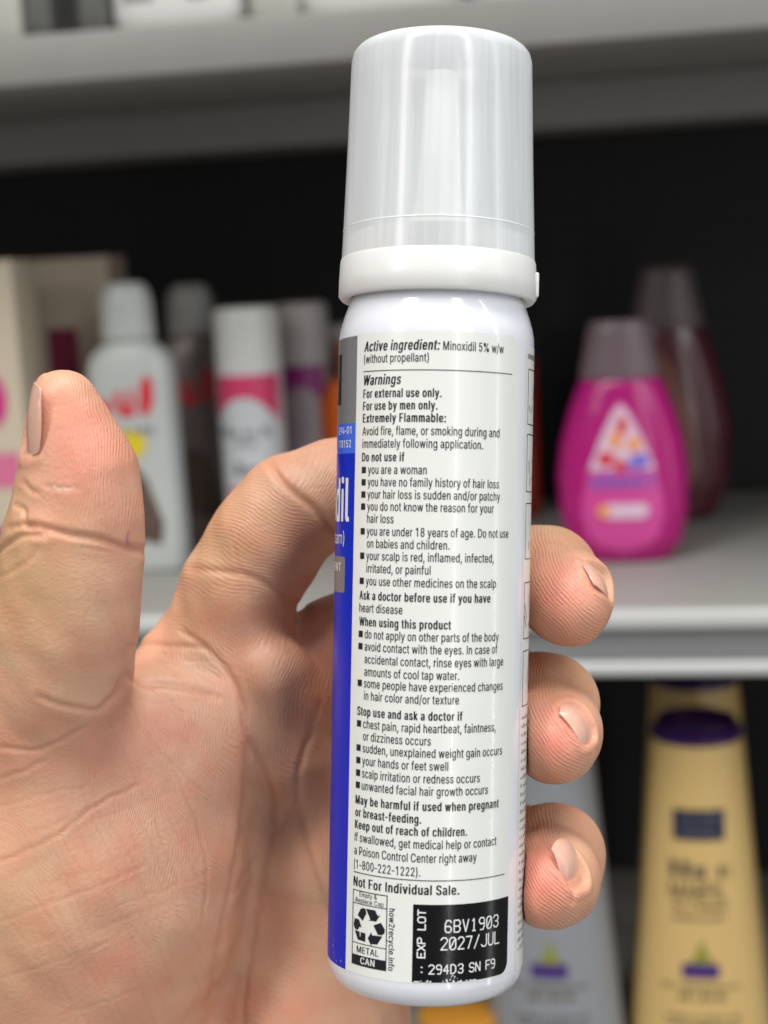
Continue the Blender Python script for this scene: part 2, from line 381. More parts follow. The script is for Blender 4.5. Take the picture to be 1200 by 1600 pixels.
STROKES = {
    '0': [[(0, 1), (0, 5), (1, 6), (3, 6), (4, 5), (4, 1), (3, 0), (1, 0), (0, 1)], [(0.6, 1), (3.4, 5)]],
    'O': [[(0, 1), (0, 5), (1, 6), (3, 6), (4, 5), (4, 1), (3, 0), (1, 0), (0, 1)]],
    '1': [[(1, 5), (2, 6), (2, 0)], [(1, 0), (3, 0)]],
    '2': [[(0, 5), (1, 6), (3, 6), (4, 5), (4, 4), (0, 0), (4, 0)]],
    '3': [[(0, 5), (1, 6), (3, 6), (4, 5), (4, 4), (3, 3), (1.5, 3)], [(3, 3), (4, 2), (4, 1), (3, 0), (1, 0), (0, 1)]],
    '4': [[(3, 0), (3, 6), (0, 2), (4, 2)]],
    '6': [[(4, 5), (3, 6), (1, 6), (0, 4), (0, 1), (1, 0), (3, 0), (4, 1), (4, 2), (3, 3), (0, 3)]],
    '7': [[(0, 6), (4, 6), (1.5, 0)]],
    '9': [[(4, 3), (1, 3), (0, 4), (0, 5), (1, 6), (3, 6), (4, 5), (4, 2), (3, 0), (1, 0)]],
    'B': [[(0, 0), (0, 6), (3, 6), (4, 5), (4, 4), (3, 3), (0, 3)], [(3, 3), (4, 2), (4, 1), (3, 0), (0, 0)]],
    'V': [[(0, 6), (2, 0), (4, 6)]],
    '/': [[(0.3, -0.4), (3.7, 6.2)]],
    'J': [[(4, 6), (4, 1), (3, 0), (1, 0), (0, 1)]],
    'U': [[(0, 6), (0, 1), (1, 0), (3, 0), (4, 1), (4, 6)]],
    'L': [[(0, 6), (0, 0), (4, 0)]],
    ':': [[(1.6, 4.3), (2.4, 4.3)], [(1.6, 1), (2.4, 1)]],
    'D': [[(0, 0), (0, 6), (2.5, 6), (4, 4.5), (4, 1.5), (2.5, 0), (0, 0)]],
    'S': [[(4, 5), (3, 6), (1, 6), (0, 5), (0, 4), (1, 3), (3, 3), (4, 2), (4, 1), (3, 0), (1, 0), (0, 1)]],
    'N': [[(0, 0), (0, 6), (4, 0), (4, 6)]],
    'F': [[(0, 0), (0, 6), (4, 6)], [(0, 3), (3, 3)]],
    'E': [[(4, 0), (0, 0), (0, 6), (4, 6)], [(0, 3), (3, 3)]],
    'X': [[(0, 0), (4, 6)], [(0, 6), (4, 0)]],
    'P': [[(0, 0), (0, 6), (3, 6), (4, 5), (4, 4), (3, 3), (0, 3)]],
    'T': [[(0, 6), (4, 6)], [(2, 0), (2, 6)]],
}


def strokes2d(ch, x, z, wch, hch, lw):
    """one stencil-printed character"""
    v, f = [], []

    def disc(p):
        n = len(v)
        for k in range(8):
            a = math.pi * k / 4
            v.append((p[0] + lw / 2 * math.cos(a), p[1] + lw / 2 * math.sin(a)))
        f.append(tuple(range(n, n + 8)))
    for line in STROKES[ch]:
        pts = [(x + p[0] / 4 * wch, z + p[1] / 6 * hch) for p in line]
        for a, b in zip(pts[:-1], pts[1:]):
            dx, dz = b[0] - a[0], b[1] - a[1]
            l = math.hypot(dx, dz)
            nx, nz = -dz / l * lw / 2, dx / l * lw / 2
            n = len(v)
            v += [(a[0] + nx, a[1] + nz), (a[0] - nx, a[1] - nz), (b[0] - nx, b[1] - nz), (b[0] + nx, b[1] + nz)]
            f.append((n, n + 1, n + 2, n + 3))
        for p in pts:
            disc(p)
    return v, f


def rect(x0, x1, z0, z1):
    return [(x0, z0), (x1, z0), (x1, z1), (x0, z1)]


def rrect(x0, x1, z0, z1, r, n=6, corners=(1, 1, 1, 1)):
    out = []
    for (cx, cz, a0, on, px_, pz_) in ((x0 + r, z0 + r, 180, corners[0], x0, z0), (x1 - r, z0 + r, 270, corners[1], x1, z0),
                                       (x1 - r, z1 - r, 0, corners[2], x1, z1), (x0 + r, z1 - r, 90, corners[3], x0, z1)):
        if on:
            for k in range(n + 1):
                a = math.radians(a0 + 90 * k / n)
                out.append((cx + r * math.cos(a), cz + r * math.sin(a)))
        else:
            out.append((px_, pz_))
    return out


def ellipse(cx, cz, rx, rz, n=32):
    return [(cx + rx * math.cos(2 * math.pi * k / n), cz + rz * math.sin(2 * math.pi * k / n)) for k in range(n)]


def frame2d(x0, x1, z0, z1, t):
    return [rect(x0, x1, z0, z0 + t), rect(x0, x1, z1 - t, z1), rect(x0, x0 + t, z0 + t, z1 - t), rect(x1 - t, x1, z0 + t, z1 - t)]


# ------------------------------------------------------------------ the shelving (setting around the subject)
M_SHELF = mat('grey_powder_coat', (0.30, 0.295, 0.275), 0.42, 0.4, 0.06, 60)
M_LIP = mat('grey_lip_paint', (0.225, 0.222, 0.205), 0.45, 0.4, 0.06, 60)
M_UNDER = mat('underside_grey', (0.27, 0.26, 0.25), 0.6, 0.3, 0.05, 40)
M_RAIL = mat('price_rail_grey', (0.22, 0.225, 0.225), 0.4, 0.4, 0.04, 50)
M_BEAD = mat('rail_bead', (0.50, 0.51, 0.50), 0.3, 0.5)
M_BACK = mat('black_back_panel', (0.012, 0.0115, 0.012), 0.6, 0.25)
_nt = M_BACK.node_tree                       # rows of small punched holes
_vo = _nt.nodes.new('ShaderNodeTexVoronoi')
_vo.inputs['Scale'].default_value = 55
_vo.inputs['Randomness'].default_value = 0.0
_tc = _nt.nodes.new('ShaderNodeTexCoord')
_mr = _nt.nodes.new('ShaderNodeMapRange')
_mr.inputs['From Min'].default_value = 0.20
_mr.inputs['From Max'].default_value = 0.26
_mx = _nt.nodes.new('ShaderNodeMix')
_mx.data_type = 'RGBA'
_mx.inputs[6].default_value = (0.002, 0.002, 0.002, 1)
_mx.inputs[7].default_value = (0.016, 0.0155, 0.016, 1)
_nt.links.new(_tc.outputs['Object'], _vo.inputs['Vector'])
_nt.links.new(_vo.outputs['Distance'], _mr.inputs['Value'])
_nt.links.new(_mr.outputs[0], _mx.inputs[0])
_nt.links.new(_mx.outputs[2], _nt.nodes['Principled BSDF'].inputs['Base Color'])

YF = 0.835        # front plane of the shelves
YB = 1.24         # back panel
Z_UP, Z_MID, Z_LOW = CAM.z + 0.1375, CAM.z - 0.203, CAM.z - 0.535


def shelf(zs, label, beads):
    t = thing('metal_shelf', label, 'shelf', Matrix.Translation((0, YF, zs)))
    L = 1.6
    if beads:
        b = MB()
        b.add(*box(-L, L, 0.0, YB - YF - 0.002, -0.012, 0.0, 0.0015))
        b.build('shelf_board', M_SHELF, t, True, 40)
        b = MB()
        b.add(*box(-L, L, -0.004, -0.001, -0.034, -0.004, 0.0008))
        b.build('price_rail', M_RAIL, t, True, 40)
        for (z0, z1) in ((-0.0100, 0.0010), (-0.0375, -0.0290)):
            b = MB()
            b.add(*box(-L, L, -0.011, -0.0045, z0, z1, 0.0028))
            b.build('rail_edge', M_BEAD, t, True, 40)
    else:
        b = MB()
        b.add(*box(-L, L, -0.004, 0.0, -0.0275, 0.0, 0.0015))
        b.build('front_lip', M_LIP, t, True, 40)
        b = MB()
        b.add(*box(-L, L, 0.0022, YB - YF - 0.002, -0.012, -0.001, 0.001))
        b.build('shelf_board', M_SHELF, t, True, 40)
        b = MB()
        b.add(*box(-L, L, 0.004, 0.05, -0.0255, -0.0125, 0.002))
        b.add(*box(-L, L, 0.30, 0.385, -0.046, -0.0125, 0.002))
        b.build('shelf_bracing', M_UNDER, t, True, 40)
    return t


shelf(Z_UP, 'grey metal shelf across the top, behind the can cap', False)
shelf(Z_MID, 'grey metal shelf with price rail carrying the pink shampoo bottle', True)
shelf(Z_LOW, 'bottom grey metal shelf carrying the cream and grey tapered bottles', True)
bp_ = MB()
bp_.add(*box(-1.6, 1.6, YB, YB + 0.01, CAM.z - 0.9, CAM.z + 0.7))
bk = bp_.build('back_panel', M_BACK, None, False)
bk['label'] = 'black back panel behind the shelves'
bk['category'] = 'panel'
fl = MB()
fl.add(*box(-4, 4, -4, 4, -0.02, 0.0))
fo = fl.build('floor', mat('pale_floor', (0.42, 0.41, 0.39), 0.35, 0.5, 0.05, 4), None, False)
fo['kind'] = 'structure'

# ------------------------------------------------------------------ products on the shelves
M_WHITE = mat('white_plastic', (0.62, 0.62, 0.595), 0.3, 0.5)
M_DARKTXT = mat('dark_print', (0.03, 0.03, 0.04), 0.5)
M_GREYTXT = mat('grey_print', (0.22, 0.22, 0.24), 0.5)


def place(u, v, z, k=0.965):
    p, d = on_shelf(u, v, z)
    return Matrix.Translation(p), k * d / F


def decal(loft, outlines, m, name, parent, s, off=0.0006, step=12):
    """printed areas, outlines in photo-pixel units around the base centre"""
    b = MB()
    for o_ in outlines:
        v, f = poly_grid(o_, step)
        b.add([loft.front(p[0] * s, p[1] * s, off) for p in v], f)
    return b.build(name, m, parent)


def decal_text(loft, txt, cap, x0, x1, z, m, name, parent, s, off=0.0009, bold=0.0):
    v, f = text2d(txt, cap, x0, x1, bold)
    b = MB()
    b.add([loft.front(p[0] * s, (p[1] + z) * s, off) for p in v], f)
    return b.build(name, m, parent)


def scribble(loft, rows, m, name, parent, s, off=0.0007):
    """rows of small print too small to read: (x0, x1, z, height)"""
    b = MB()
    rnd = random.Random(3)
    for (x0, x1, z, h) in rows:
        x = x0
        while x < x1:
            w_ = h * rnd.uniform(0.35, 0.8)
            q = rect(x, min(x1, x + w_), z, z + h * rnd.choice((0.7, 0.7, 1.0)))
            b.add([loft.front(p[0] * s, p[1] * s, off) for p in q], [(0, 1, 2, 3)])
            x += w_ + h * rnd.choice((0.22, 0.22, 0.7))
    return b.build(name, m, parent)


def scaled(secs, s):
    return [(z * s, a * s, b * s, e) for (z, a, b, e) in secs]


# --- pink shampoo bottles
M_PINK = mat('pink_liquid_plastic', (0.42, 0.008, 0.17), 0.22, 0.5)
M_PINKL = mat('pink_label', (0.60, 0.06, 0.29), 0.35, 0.5)
M_MAUVE = mat('mauve_label', (0.62, 0.30, 0.48), 0.4)
M_CAPG = mat('smoky_cap', (0.15, 0.105, 0.12), 0.35, 0.5)
M_PALE = mat('pale_print', (0.68, 0.48, 0.60), 0.5)
M_RED = mat('red_print', (0.62, 0.03, 0.05), 0.5)
M_ORANGE = mat('orange_print', (0.80, 0.30, 0.10), 0.5)
M_BLUE = mat('violet_print', (0.20, 0.14, 0.60), 0.5)

mw, s = place(976, 872, Z_MID)
t = thing('shampoo_bottle', 'bright pink teardrop shampoo bottle with smoky cap on the middle shelf', 'shampoo', mw)
prof = [(0, 62, 34, 2.4), (6, 76, 42, 2.4), (30, 92, 50, 2.4), (80, 102, 54, 2.4), (140, 104, 54, 2.4), (190, 97, 52, 2.4),
        (240, 83, 47, 2.3), (285, 66, 40, 2.2), (292, 60, 36, 2.2)]
lf = Loft(scaled(prof, s))
obj('bottle_body', *lf.mesh(), M_PINK, t, True, 60)
capl = Loft(scaled([(292, 63, 38, 2.2), (296, 64, 39, 2.2), (376, 48, 34, 2.2), (383, 44, 30, 2.2)], s))
obj('cap', *capl.mesh(), M_CAPG, t, True, 50)
tear = [(0, 262), (14, 245), (34, 200), (52, 155), (62, 110), (64, 80), (56, 48), (36, 28), (0, 18), (-36, 28), (-56, 48), (-64, 80),
        (-62, 110), (-52, 155), (-34, 200), (-14, 245)][::-1]
lab = decal(lf, [tear], M_PINKL, 'label', t, s, 0.0006)
decal(lf, [[(-52, 152), (52, 152), (33, 200), (14, 240), (0, 256), (-14, 240), (-33, 200)]], M_PALE, 'label_crest', lab, s, 0.0010)
decal(lf, [ellipse(-24, 170, 13, 12), ellipse(2, 222, 8, 14), ellipse(-2, 160, 10, 9)], M_RED, 'red_drops', lab, s, 0.0014)
decal(lf, [ellipse(-8, 200, 9, 15), ellipse(20, 192, 10, 12)], M_ORANGE, 'orange_drops', lab, s, 0.0014)
decal(lf, [ellipse(28, 166, 15, 12), ellipse(16, 160, 9, 7)], M_BLUE, 'violet_drops', lab, s, 0.0014)
decal_text(lf, "Johnson's", 25, -52, 52, 124, M_BLUE, 'lettering', lab, s, 0.0015, 0.05)
decal(lf, [rrect(-34, 40, 75, 99, 11)], M_PALE, 'pill_mark', lab, s, 0.0012)
decal(lf, [ellipse(-30, 87, 10, 11)], M_ORANGE, 'orange_dot', lab, s, 0.0016)

mw, s = place(1048, 808, Z_MID)
t = thing('shampoo_bottle', 'dark wine-coloured shampoo bottle standing behind the bright pink one', 'shampoo', mw)
M_WINE = mat('wine_plastic', (0.075, 0.012, 0.02), 0.2, 0.6)
M_BROWN = mat('brown_label', (0.16, 0.06, 0.045), 0.3, 0.5)
lf = Loft(scaled([(0, 60, 34, 2.4), (8, 74, 42, 2.4), (60, 92, 50, 2.4), (150, 97, 52, 2.4), (220, 84, 46, 2.3), (280, 66, 40, 2.2),
                  (305, 56, 36, 2.2)], s))
obj('bottle_body', *lf.mesh(), M_WINE, t, True, 60)
capl = Loft(scaled([(305, 58, 36, 2.2), (309, 59, 37, 2.2), (392, 43, 32, 2.2), (400, 39, 28, 2.2)], s))
obj('cap', *capl.mesh(), mat('dark_smoky_cap', (0.095, 0.07, 0.075), 0.35, 0.5), t, True, 50)
decal(lf, [[(-60, 70), (20, 40), (48, 90), (40, 160), (10, 240), (-20, 285), (-45, 240), (-62, 160)]], M_BROWN, 'label', t, s)

# --- white bottles with red script
M_YELLOW = mat('yellow_print', (0.70, 0.56, 0.01), 0.5)
M_PHOTO = mat('brown_picture', (0.10, 0.065, 0.05), 0.5, 0.5, 0.7, 60)
M_GREYW = mat('grey_white_plastic', (0.48, 0.50, 0.485), 0.35)


def white_bottle(u, v, label, k=1.0, dark=False):
    mw_, s_ = place(u, v, Z_MID)
    t_ = thing('lotion_bottle', label, 'bottle', mw_, 'white lotion bottles with red lettering')
    s_ *= k
    l_ = Loft(scaled([(0, 60, 30, 3.2), (4, 67, 35, 3.2), (40, 71, 38, 3.2), (325, 69, 37, 3.2), (345, 62, 34, 3.0), (360, 46, 30, 2.4),
                      (368, 38, 28, 2.0)], s_))
    obj('bottle_body', *l_.mesh(), M_GREYW if not dark else mat('white_bottle_shaded', (0.20, 0.16, 0.15), 0.35), t_, True, 60)  # rear bottle is the same white one, its shadow put into the colour
    c_ = Loft(scaled([(368, 41, 34, 2.0), (372, 43, 36, 2.0), (430, 41, 34, 2.0), (448, 36, 29, 2.0), (458, 26, 22, 2.0)], s_))
    obj('cap', *c_.mesh(), M_GREYW if not dark else mat('shaded_grey_cap', (0.24, 0.24, 0.23), 0.4), t_, True, 50)  # cap of the rear bottle likewise carries its shade in the colour
    decal(l_, [[(-50, 268), (-44, 282), (-36, 270), (-30, 284), (-24, 262), (-34, 254), (-46, 256)],
               [(-18, 288), (-10, 294), (-4, 268), (4, 270), (2, 290), (10, 296), (14, 268), (10, 250), (-10, 250), (-18, 264)],
               [(20, 262), (24, 300), (34, 316), (44, 306), (44, 276), (36, 254), (24, 250)]], M_RED, 'red_script', t_, s_, 0.0006, 9)
    scribble(l_, [(-50, 40, 222, 12)], M_GREYTXT, 'small_print', t_, s_)
    if not dark:
        decal(l_, [ellipse(2, 208, 25, 24)], M_YELLOW, 'yellow_badge', t_, s_)
    decal(l_, [[(-24, 60), (40, 46), (46, 80), (24, 150), (8, 172), (-24, 172)]], M_PHOTO, 'picture_print', t_, s_)
    return t_


white_bottle(231, 888, 'white bottle with red script and yellow badge, right of the thumb')
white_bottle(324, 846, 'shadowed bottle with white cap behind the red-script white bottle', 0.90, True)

# --- white spray cans with coloured bands
M_BAND1 = mat('raspberry_band', (0.62, 0.045, 0.14), 0.35)
M_BAND2 = mat('plum_band', (0.20, 0.01, 0.14), 0.35)
M_CANW = mat('can_white', (0.56, 0.58, 0.60), 0.3)


def spray_can(u, v, hw, h, band, label, bodym):
    mw_, s_ = place(u, v, Z_MID)
    t_ = thing('spray_can', label, 'spray can', mw_, 'white hair spray cans')
    l_ = Loft(scaled([(0, hw * 0.9, hw * 0.9, 2), (5, hw * 0.97, hw * 0.97, 2), (h * 0.74, hw, hw, 2), (h * 0.745, hw * 0.98, hw * 0.98, 2)], s_))
    obj('can_body', *l_.mesh(), bodym, t_, True, 50)
    c_ = Loft(scaled([(h * 0.746, hw, hw, 2), (h * 0.97, hw * 0.99, hw * 0.99, 2), (h * 0.99, hw * 0.95, hw * 0.95, 2), (h, hw * 0.86, hw * 0.86, 2)], s_))
    obj('cap', *c_.mesh(), M_WHITE if hw > 45 else mat('white_cap_shaded', (0.36, 0.34, 0.335), 0.4), t_, True, 50)  # caps of the rear cans: white darkened by the shade they stand in
    top = h * 0.738
    arch = [(x * hw * 0.97, top - h * 0.085 - h * 0.11 * abs(x) ** 2.4) for x in np.linspace(-1, 1, 15)]
    decal(l_, [arch + [(hw * 0.97, top), (-hw * 0.97, top)]], band, 'colour_band', t_, s_, 0.0005, 8)
    scribble(l_, [(-hw * 0.75, hw * 0.75, h * 0.50, h * 0.035), (-hw * 0.3, hw * 0.35, h * 0.465, h * 0.02), (-hw * 0.4, hw * 0.45, h * 0.345, h * 0.05)],
             M_GREYTXT, 'small_print', t_, s_)
    decal(l_, [rect(-hw * 0.7, hw * 0.7, h * 0.28, h * 0.295)], band, 'thin_stripe', t_, s_, 0.0006)
    return t_


spray_can(409, 868, 52, 400, M_BAND1, 'white spray can with raspberry band and grey print, left of the can', M_CANW)
spray_can(492, 838, 42, 376, M_BAND2, 'white spray can with plum band beside the raspberry-banded one', mat('can_white_shaded', (0.26, 0.21, 0.23), 0.35))  # white can in shadow, the shade is mixed into its body colour
spray_can(556, 826, 38, 330, M_CANW, 'pale plain spray can partly hidden behind the blue label', mat('can_pale_shaded', (0.45, 0.44, 0.43), 0.35))  # shade of the back row put into this white can's colour too

# --- cartons at far left
M_CREAM = mat('cream_card', (0.60, 0.51, 0.39), 0.55, 0.3, 0.05, 30)
M_BEIGE = mat('beige_card', (0.42, 0.34, 0.26), 0.55, 0.3, 0.06, 30)
M_MAG = mat('magenta_print', (0.62, 0.02, 0.22), 0.5)
M_PURP = mat('purple_print', (0.28, 0.02, 0.25), 0.5)
M_BURG = mat('burgundy_print', (0.17, 0.01, 0.045), 0.5)


def carton(u, v, hw, dep, h, m, label, prints, rot):
    mw_, s_ = place(u, v, Z_MID)
    t_ = thing('product_carton', label, 'carton', mw_ @ Matrix.Rotation(math.radians(rot), 4, 'Z'))
    obj('box_body', *box(-hw * s_, hw * s_, 0, dep * s_, 0, h * s_, 0.0008), m, t_, True, 40)
    for (nm, out, mm_) in prints:
        v_, f_ = poly_grid(out, 1000)
        obj(nm, [(p[0] * s_, -0.0006, p[1] * s_) for p in v_], f_, mm_, t_)
    return t_


carton(6, 905, 60, 110, 508, M_CREAM, 'cream carton with magenta print and purple foot at the left edge',
       [('purple_foot', rect(-60, 60, 0.5, 84), M_PURP), ('magenta_mark', ellipse(8, 290, 26, 44), M_MAG),
        ('magenta_line', rect(-40, 46, 150, 205), mat('rose_print', (0.66, 0.16, 0.30), 0.5))], 4)
carton(146, 862, 62, 110, 470, M_BEIGE, 'beige carton with burgundy panel behind the thumb',
       [('burgundy_panel', rect(-44, 6, 60, 360), M_BURG)], 4)

# --- orange bottles half hidden by the can
M_OR = mat('orange_plastic', (0.66, 0.12, 0.012), 0.3)
M_DR = mat('dark_red_plastic', (0.28, 0.022, 0.008), 0.3)


def squat_bottle(u, v, hw, h, m, label):
    mw_, s_ = place(u, v, Z_MID)
    t_ = thing('squat_bottle', label, 'bottle', mw_)
    l_ = Loft(scaled([(0, hw * 0.92, hw * 0.5, 2.8), (5, hw, hw * 0.55, 2.8), (h * 0.7, hw, hw * 0.55, 2.8), (h * 0.8, hw * 0.75, hw * 0.5, 2.4), (h * 0.82, hw * 0.4, hw * 0.38, 2)], s_))
    obj('bottle_body', *l_.mesh(), m, t_, True, 50)
    c_ = Loft(scaled([(h * 0.82, hw * 0.42, hw * 0.4, 2), (h, hw * 0.4, hw * 0.38, 2)], s_))
    obj('cap', *c_.mesh(), m, t_, True, 50)


squat_bottle(570, 838, 62, 318, M_OR, 'orange bottle showing at the left edge of the blue label')
squat_bottle(784, 806, 64, 350, M_DR, 'dark red bottle showing at the right edge of the can')

# --- tapered tubes on the bottom shelf
M_TUBEC = mat('cream_plastic', (0.64, 0.44, 0.17), 0.32, 0.5)
M_TUBEG = mat('grey_plastic', (0.26, 0.27, 0.29), 0.35, 0.5)
M_TUBEO = mat('amber_plastic', (0.50, 0.22, 0.03), 0.35, 0.5)
M_CAPP = mat('purple_cap', (0.045, 0.010, 0.095), 0.3, 0.5)
M_NAVY = mat('navy_print', (0.014, 0.016, 0.045), 0.5)
M_LEAF = mat('olive_print', (0.25, 0.26, 0.03), 0.5)
M_VIO = mat('deep_violet_print', (0.055, 0.022, 0.16), 0.5)
M_GREYL = mat('grey_lettering', (0.13, 0.13, 0.17), 0.5)
M_TXT2 = mat('brown_print', (0.13, 0.10, 0.06), 0.5)


def tapered(u, v, m, label, k=1.0, full=True):
    mw_, s_ = place(u, v, Z_LOW, 1.062)
    s_ *= k
    t_ = thing('tapered_bottle', label, 'bottle', mw_, 'tapered conditioner bottles on the bottom shelf')
    H = 560
    l_ = Loft(scaled([(0, 100, 70, 2.2), (5, 106, 76, 2.2), (130, 96, 70, 2.2), (300, 81, 66, 2.1), (450, 70, 62, 2.0), (526, 64.5, 60, 2.0), (534, 63, 58.5, 2.0)], s_))
    obj('bottle_body', *l_.mesh(), m, t_, True, 50)
    c_ = Loft(scaled([(534.2, 61, 56, 2), (537, 63.5, 59, 2), (555, 62, 57.5, 2), (559, 60, 55.5, 2), (560, 57, 52.5, 2), (556, 55, 50.5, 2), (548, 54, 49.5, 2)], s_), 3)
    obj('cap', *c_.mesh(), M_CAPP, t_, True, 40)
    if full:
        pl = decal(l_, [rect(-36, 34, 402, 446)], M_NAVY, 'logo_plate', t_, s_)
        decal_text(l_, 'KUUL', 18, -22, 24, 407, M_GREYL, 'lettering', pl, s_, 0.0012, 0.0)
        scribble(l_, [(-24, 24, 433, 6)], M_GREYL, 'small_lettering', pl, s_, 0.0012)
        scribble(l_, [(-42, 40, 348, 24)], M_TXT2, 'bold_print', t_, s_)
        decal_text(l_, 'MARFIL', 26, -42, 34, 316, M_TXT2, 'thin_lettering', t_, s_, 0.0012)
        scribble(l_, [(-38, 36, 302, 7), (-38, 38, 286, 7)], M_TXT2, 'small_print', t_, s_)
        decal(l_, [[(-16, 222), (16, 222), (6, 240), (0, 258), (-6, 240)]], M_LEAF, 'leaf_mark', t_, s_)
        decal(l_, [rrect(-28, 24, 200, 222, 4)], M_VIO, 'violet_mark', t_, s_)
        scribble(l_, [(-56, 54, 184, 6), (-34, 34, 168, 9), (-52, 52, 138, 6), (-48, 50, 126, 6), (-34, 36, 114, 6), (-24, 24, 92, 8)],
                 M_TXT2, 'fine_print', t_, s_)
        decal(l_, [rect(-60, 60, 64, 84)], M_VIO, 'violet_stripe', t_, s_)
    return t_


tapered(1098, 1692, M_TUBEC, 'cream tapered bottle with navy logo plate and purple top, front right')
tapered(1094, 1590, M_TUBEC, 'second cream tapered bottle hidden behind the front one, only its purple top showing', 0.962, False)
tapered(872, 1692, M_TUBEG, 'grey tapered bottle behind the fingertips, left of the cream ones')
mw, s = place(722, 1700, Z_LOW)
t = thing('amber_jar', 'amber jar on the bottom shelf showing below the can base', 'jar', mw)
obj('jar_body', *Loft(scaled([(0, 66, 60, 2.2), (6, 72, 66, 2.2), (92, 72, 66, 2.2), (100, 64, 58, 2.2)], s)).mesh(), M_TUBEO, t, True, 50)
obj('lid', *Loft(scaled([(101, 66, 60, 2), (130, 66, 60, 2), (133, 62, 56, 2)], s)).mesh(), M_TUBEO, t, True, 50)


# --- bottoms of the products on the upper shelf
M_DARKB = mat('charcoal_plastic', (0.085, 0.085, 0.08), 0.4)
M_GRN = mat('grey_green_plastic', (0.38, 0.38, 0.34), 0.4)


def upper(u, v, hw, hd, h, m, label, e=3.5, marks=None):
    d_ = (YF + 0.006 + hd / F * 0.9 - CAM.y)
    # stands a few millimetres behind the front lip
    r = R3 @ Vector(((u - 600) / F, -(v - 800) / F, -1.0))
    tt = (YF + 0.008 + hd * 0.9 / F) / r.y
    s_ = tt / F
    p = CAM + r * tt
    t_ = thing('upper_bottle', label, 'bottle', Matrix.Translation((p.x, p.y, Z_UP)))
    l_ = Loft(scaled([(0, hw * 0.82, hd * 0.82, e), (7, hw * 0.93, hd * 0.93, e), (20, hw, hd, e), (h * 0.8, hw * 0.97, hd * 0.97, e), (h * 0.92, hw * 0.5, hd * 0.6, 2.4)], s_))
    obj('bottle_body', *l_.mesh(), m, t_, True, 50)
    c_ = Loft(scaled([(h * 0.921, hw * 0.42, hd * 0.5, 2), (h, hw * 0.4, hd * 0.48, 2)], s_))
    obj('cap', *c_.mesh(), M_WHITE, t_, True, 50)
    if marks:
        decal(l_, marks, M_GREYTXT, 'dark_mark', t_, s_)


upper(290, 45, 108, 60, 420, M_WHITE, 'big white bottle on the upper shelf, dark marks near its base', 3.5,
      [rect(-80, -30, 42, 70), [(24, 40), (54, 40), (62, 70), (18, 70)]])
upper(20, 60, 30, 30, 380, M_GRN, 'grey-green bottle at the left end of the upper shelf')
upper(68, 56, 24, 25, 380, M_DARKB, 'narrow charcoal bottle on the upper shelf beside the grey-green one')
upper(152, 50, 26, 26, 380, M_DARKB, 'charcoal bottle against the left side of the big white one')
upper(434, 33, 42, 30, 380, M_GRN, 'grey-green bottle between the two white ones on the upper shelf')
upper(600, 20, 128, 60, 420, M_WHITE, 'wide white bottle above the can cap on the upper shelf')
upper(860, 4, 120, 60, 420, M_WHITE, 'white bottle at the right end of the upper shelf, base hidden', 3.5,
      [rect(-130, -50, 16, 40)])

# ------------------------------------------------------------------ the foam can
TAU = math.radians(1.09)
AX = Vector(((677 - 600) / F * 0.266, 0.0, -0.266))
RB = 0.0175
ZB = -0.0842
xc = Vector((math.cos(TAU), -math.sin(TAU), 0))
zc = Vector((math.sin(TAU), math.cos(TAU), 0))
yc = Vector((0, 0, -1))
mrot = Matrix((xc, yc, zc)).transposed()
can_mw = Matrix.Translation(CAM + R3 @ (AX + zc * ZB)) @ (R3 @ mrot).to_4x4()
can = thing('foam_can', 'slim white aerosol can with blue label and frosted cap held in the hand', 'aerosol can', can_mw)


def mm(p):
    return (p[0] * 0.001, p[1] * 0.001, p[2] * 0.001)


def zl(z):
    return z + 84.2          # label heights are measured from the view axis


def on_can(s_, z, off):
    a = s_ / 17.5
    r = 17.5 + off
    return mm((r * math.sin(a), -r * math.cos(a), zl(z)))


def wrap(outlines, m, name, parent, off, step=1.2):
    b = MB()
    for o_ in outlines:
        v, f = poly_grid(o_, step)
        b.add([on_can(p[0], p[1], off) for p in v], f)
    return b.build(name, m, parent)


def wrap_mesh(parts, m, name, parent, off, step=None):
    b = MB()
    for v, f in parts:
        if step:
            bm = bmesh.new()
            bv = [bm.verts.new((p[0], p[1], 0)) for p in v]
            for q in f:
                try:
                    bm.faces.new([bv[i] for i in q])
                except ValueError:
                    pass
            xs = [p[0] for p in v]
            q = min(xs) + step
            while q < max(xs):
                bmesh.ops.bisect_plane(bm, geom=bm.verts[:] + bm.edges[:] + bm.faces[:], plane_co=(q, 0, 0), plane_no=(1, 0, 0), dist=1e-7)
                q += step
            bm.verts.index_update()
            v = [(p.co.x, p.co.y) for p in bm.verts]
            f = [[x.index for x in p.verts] for p in bm.faces]
            bm.free()
        b.add([on_can(p[0], p[1], off) for p in v], f)
    return b.build(name, m, parent, False)


M_CAN = mat('white_lacquer', (0.77, 0.785, 0.84), 0.16, 0.5, 0.0, 300, 0.5)
M_LABEL = mat('label_white', (0.76, 0.775, 0.735), 0.26, 0.5, 0.012, 400, 0.25, 0, 0.00002)
M_LBLUE = mat('label_blue', (0.003, 0.022, 0.50), 0.28, 0.2, 0.0, 100, 0.0)
M_LIGHTB = mat('label_light_blue', (0.05, 0.14, 0.75), 0.25, 0.5)
M_SILVER = mat('label_silver', (0.30, 0.30, 0.31), 0.35, 0.5, 0.12, 900, 0.0, 0.5)
M_TAUPE = mat('label_taupe', (0.28, 0.25, 0.25), 0.35, 0.5, 0.1, 900, 0.0, 0.3)
M_INK = mat('black_ink', (0.012, 0.012, 0.016), 0.3, 0.5)
M_WINK = mat('white_ink', (0.78, 0.79, 0.80), 0.4, 0.5)
M_LOT = mat('black_lot_panel', (0.006, 0.006, 0.007), 0.22, 0.3, 0.0, 100, 0.0, 0, 0.00002)

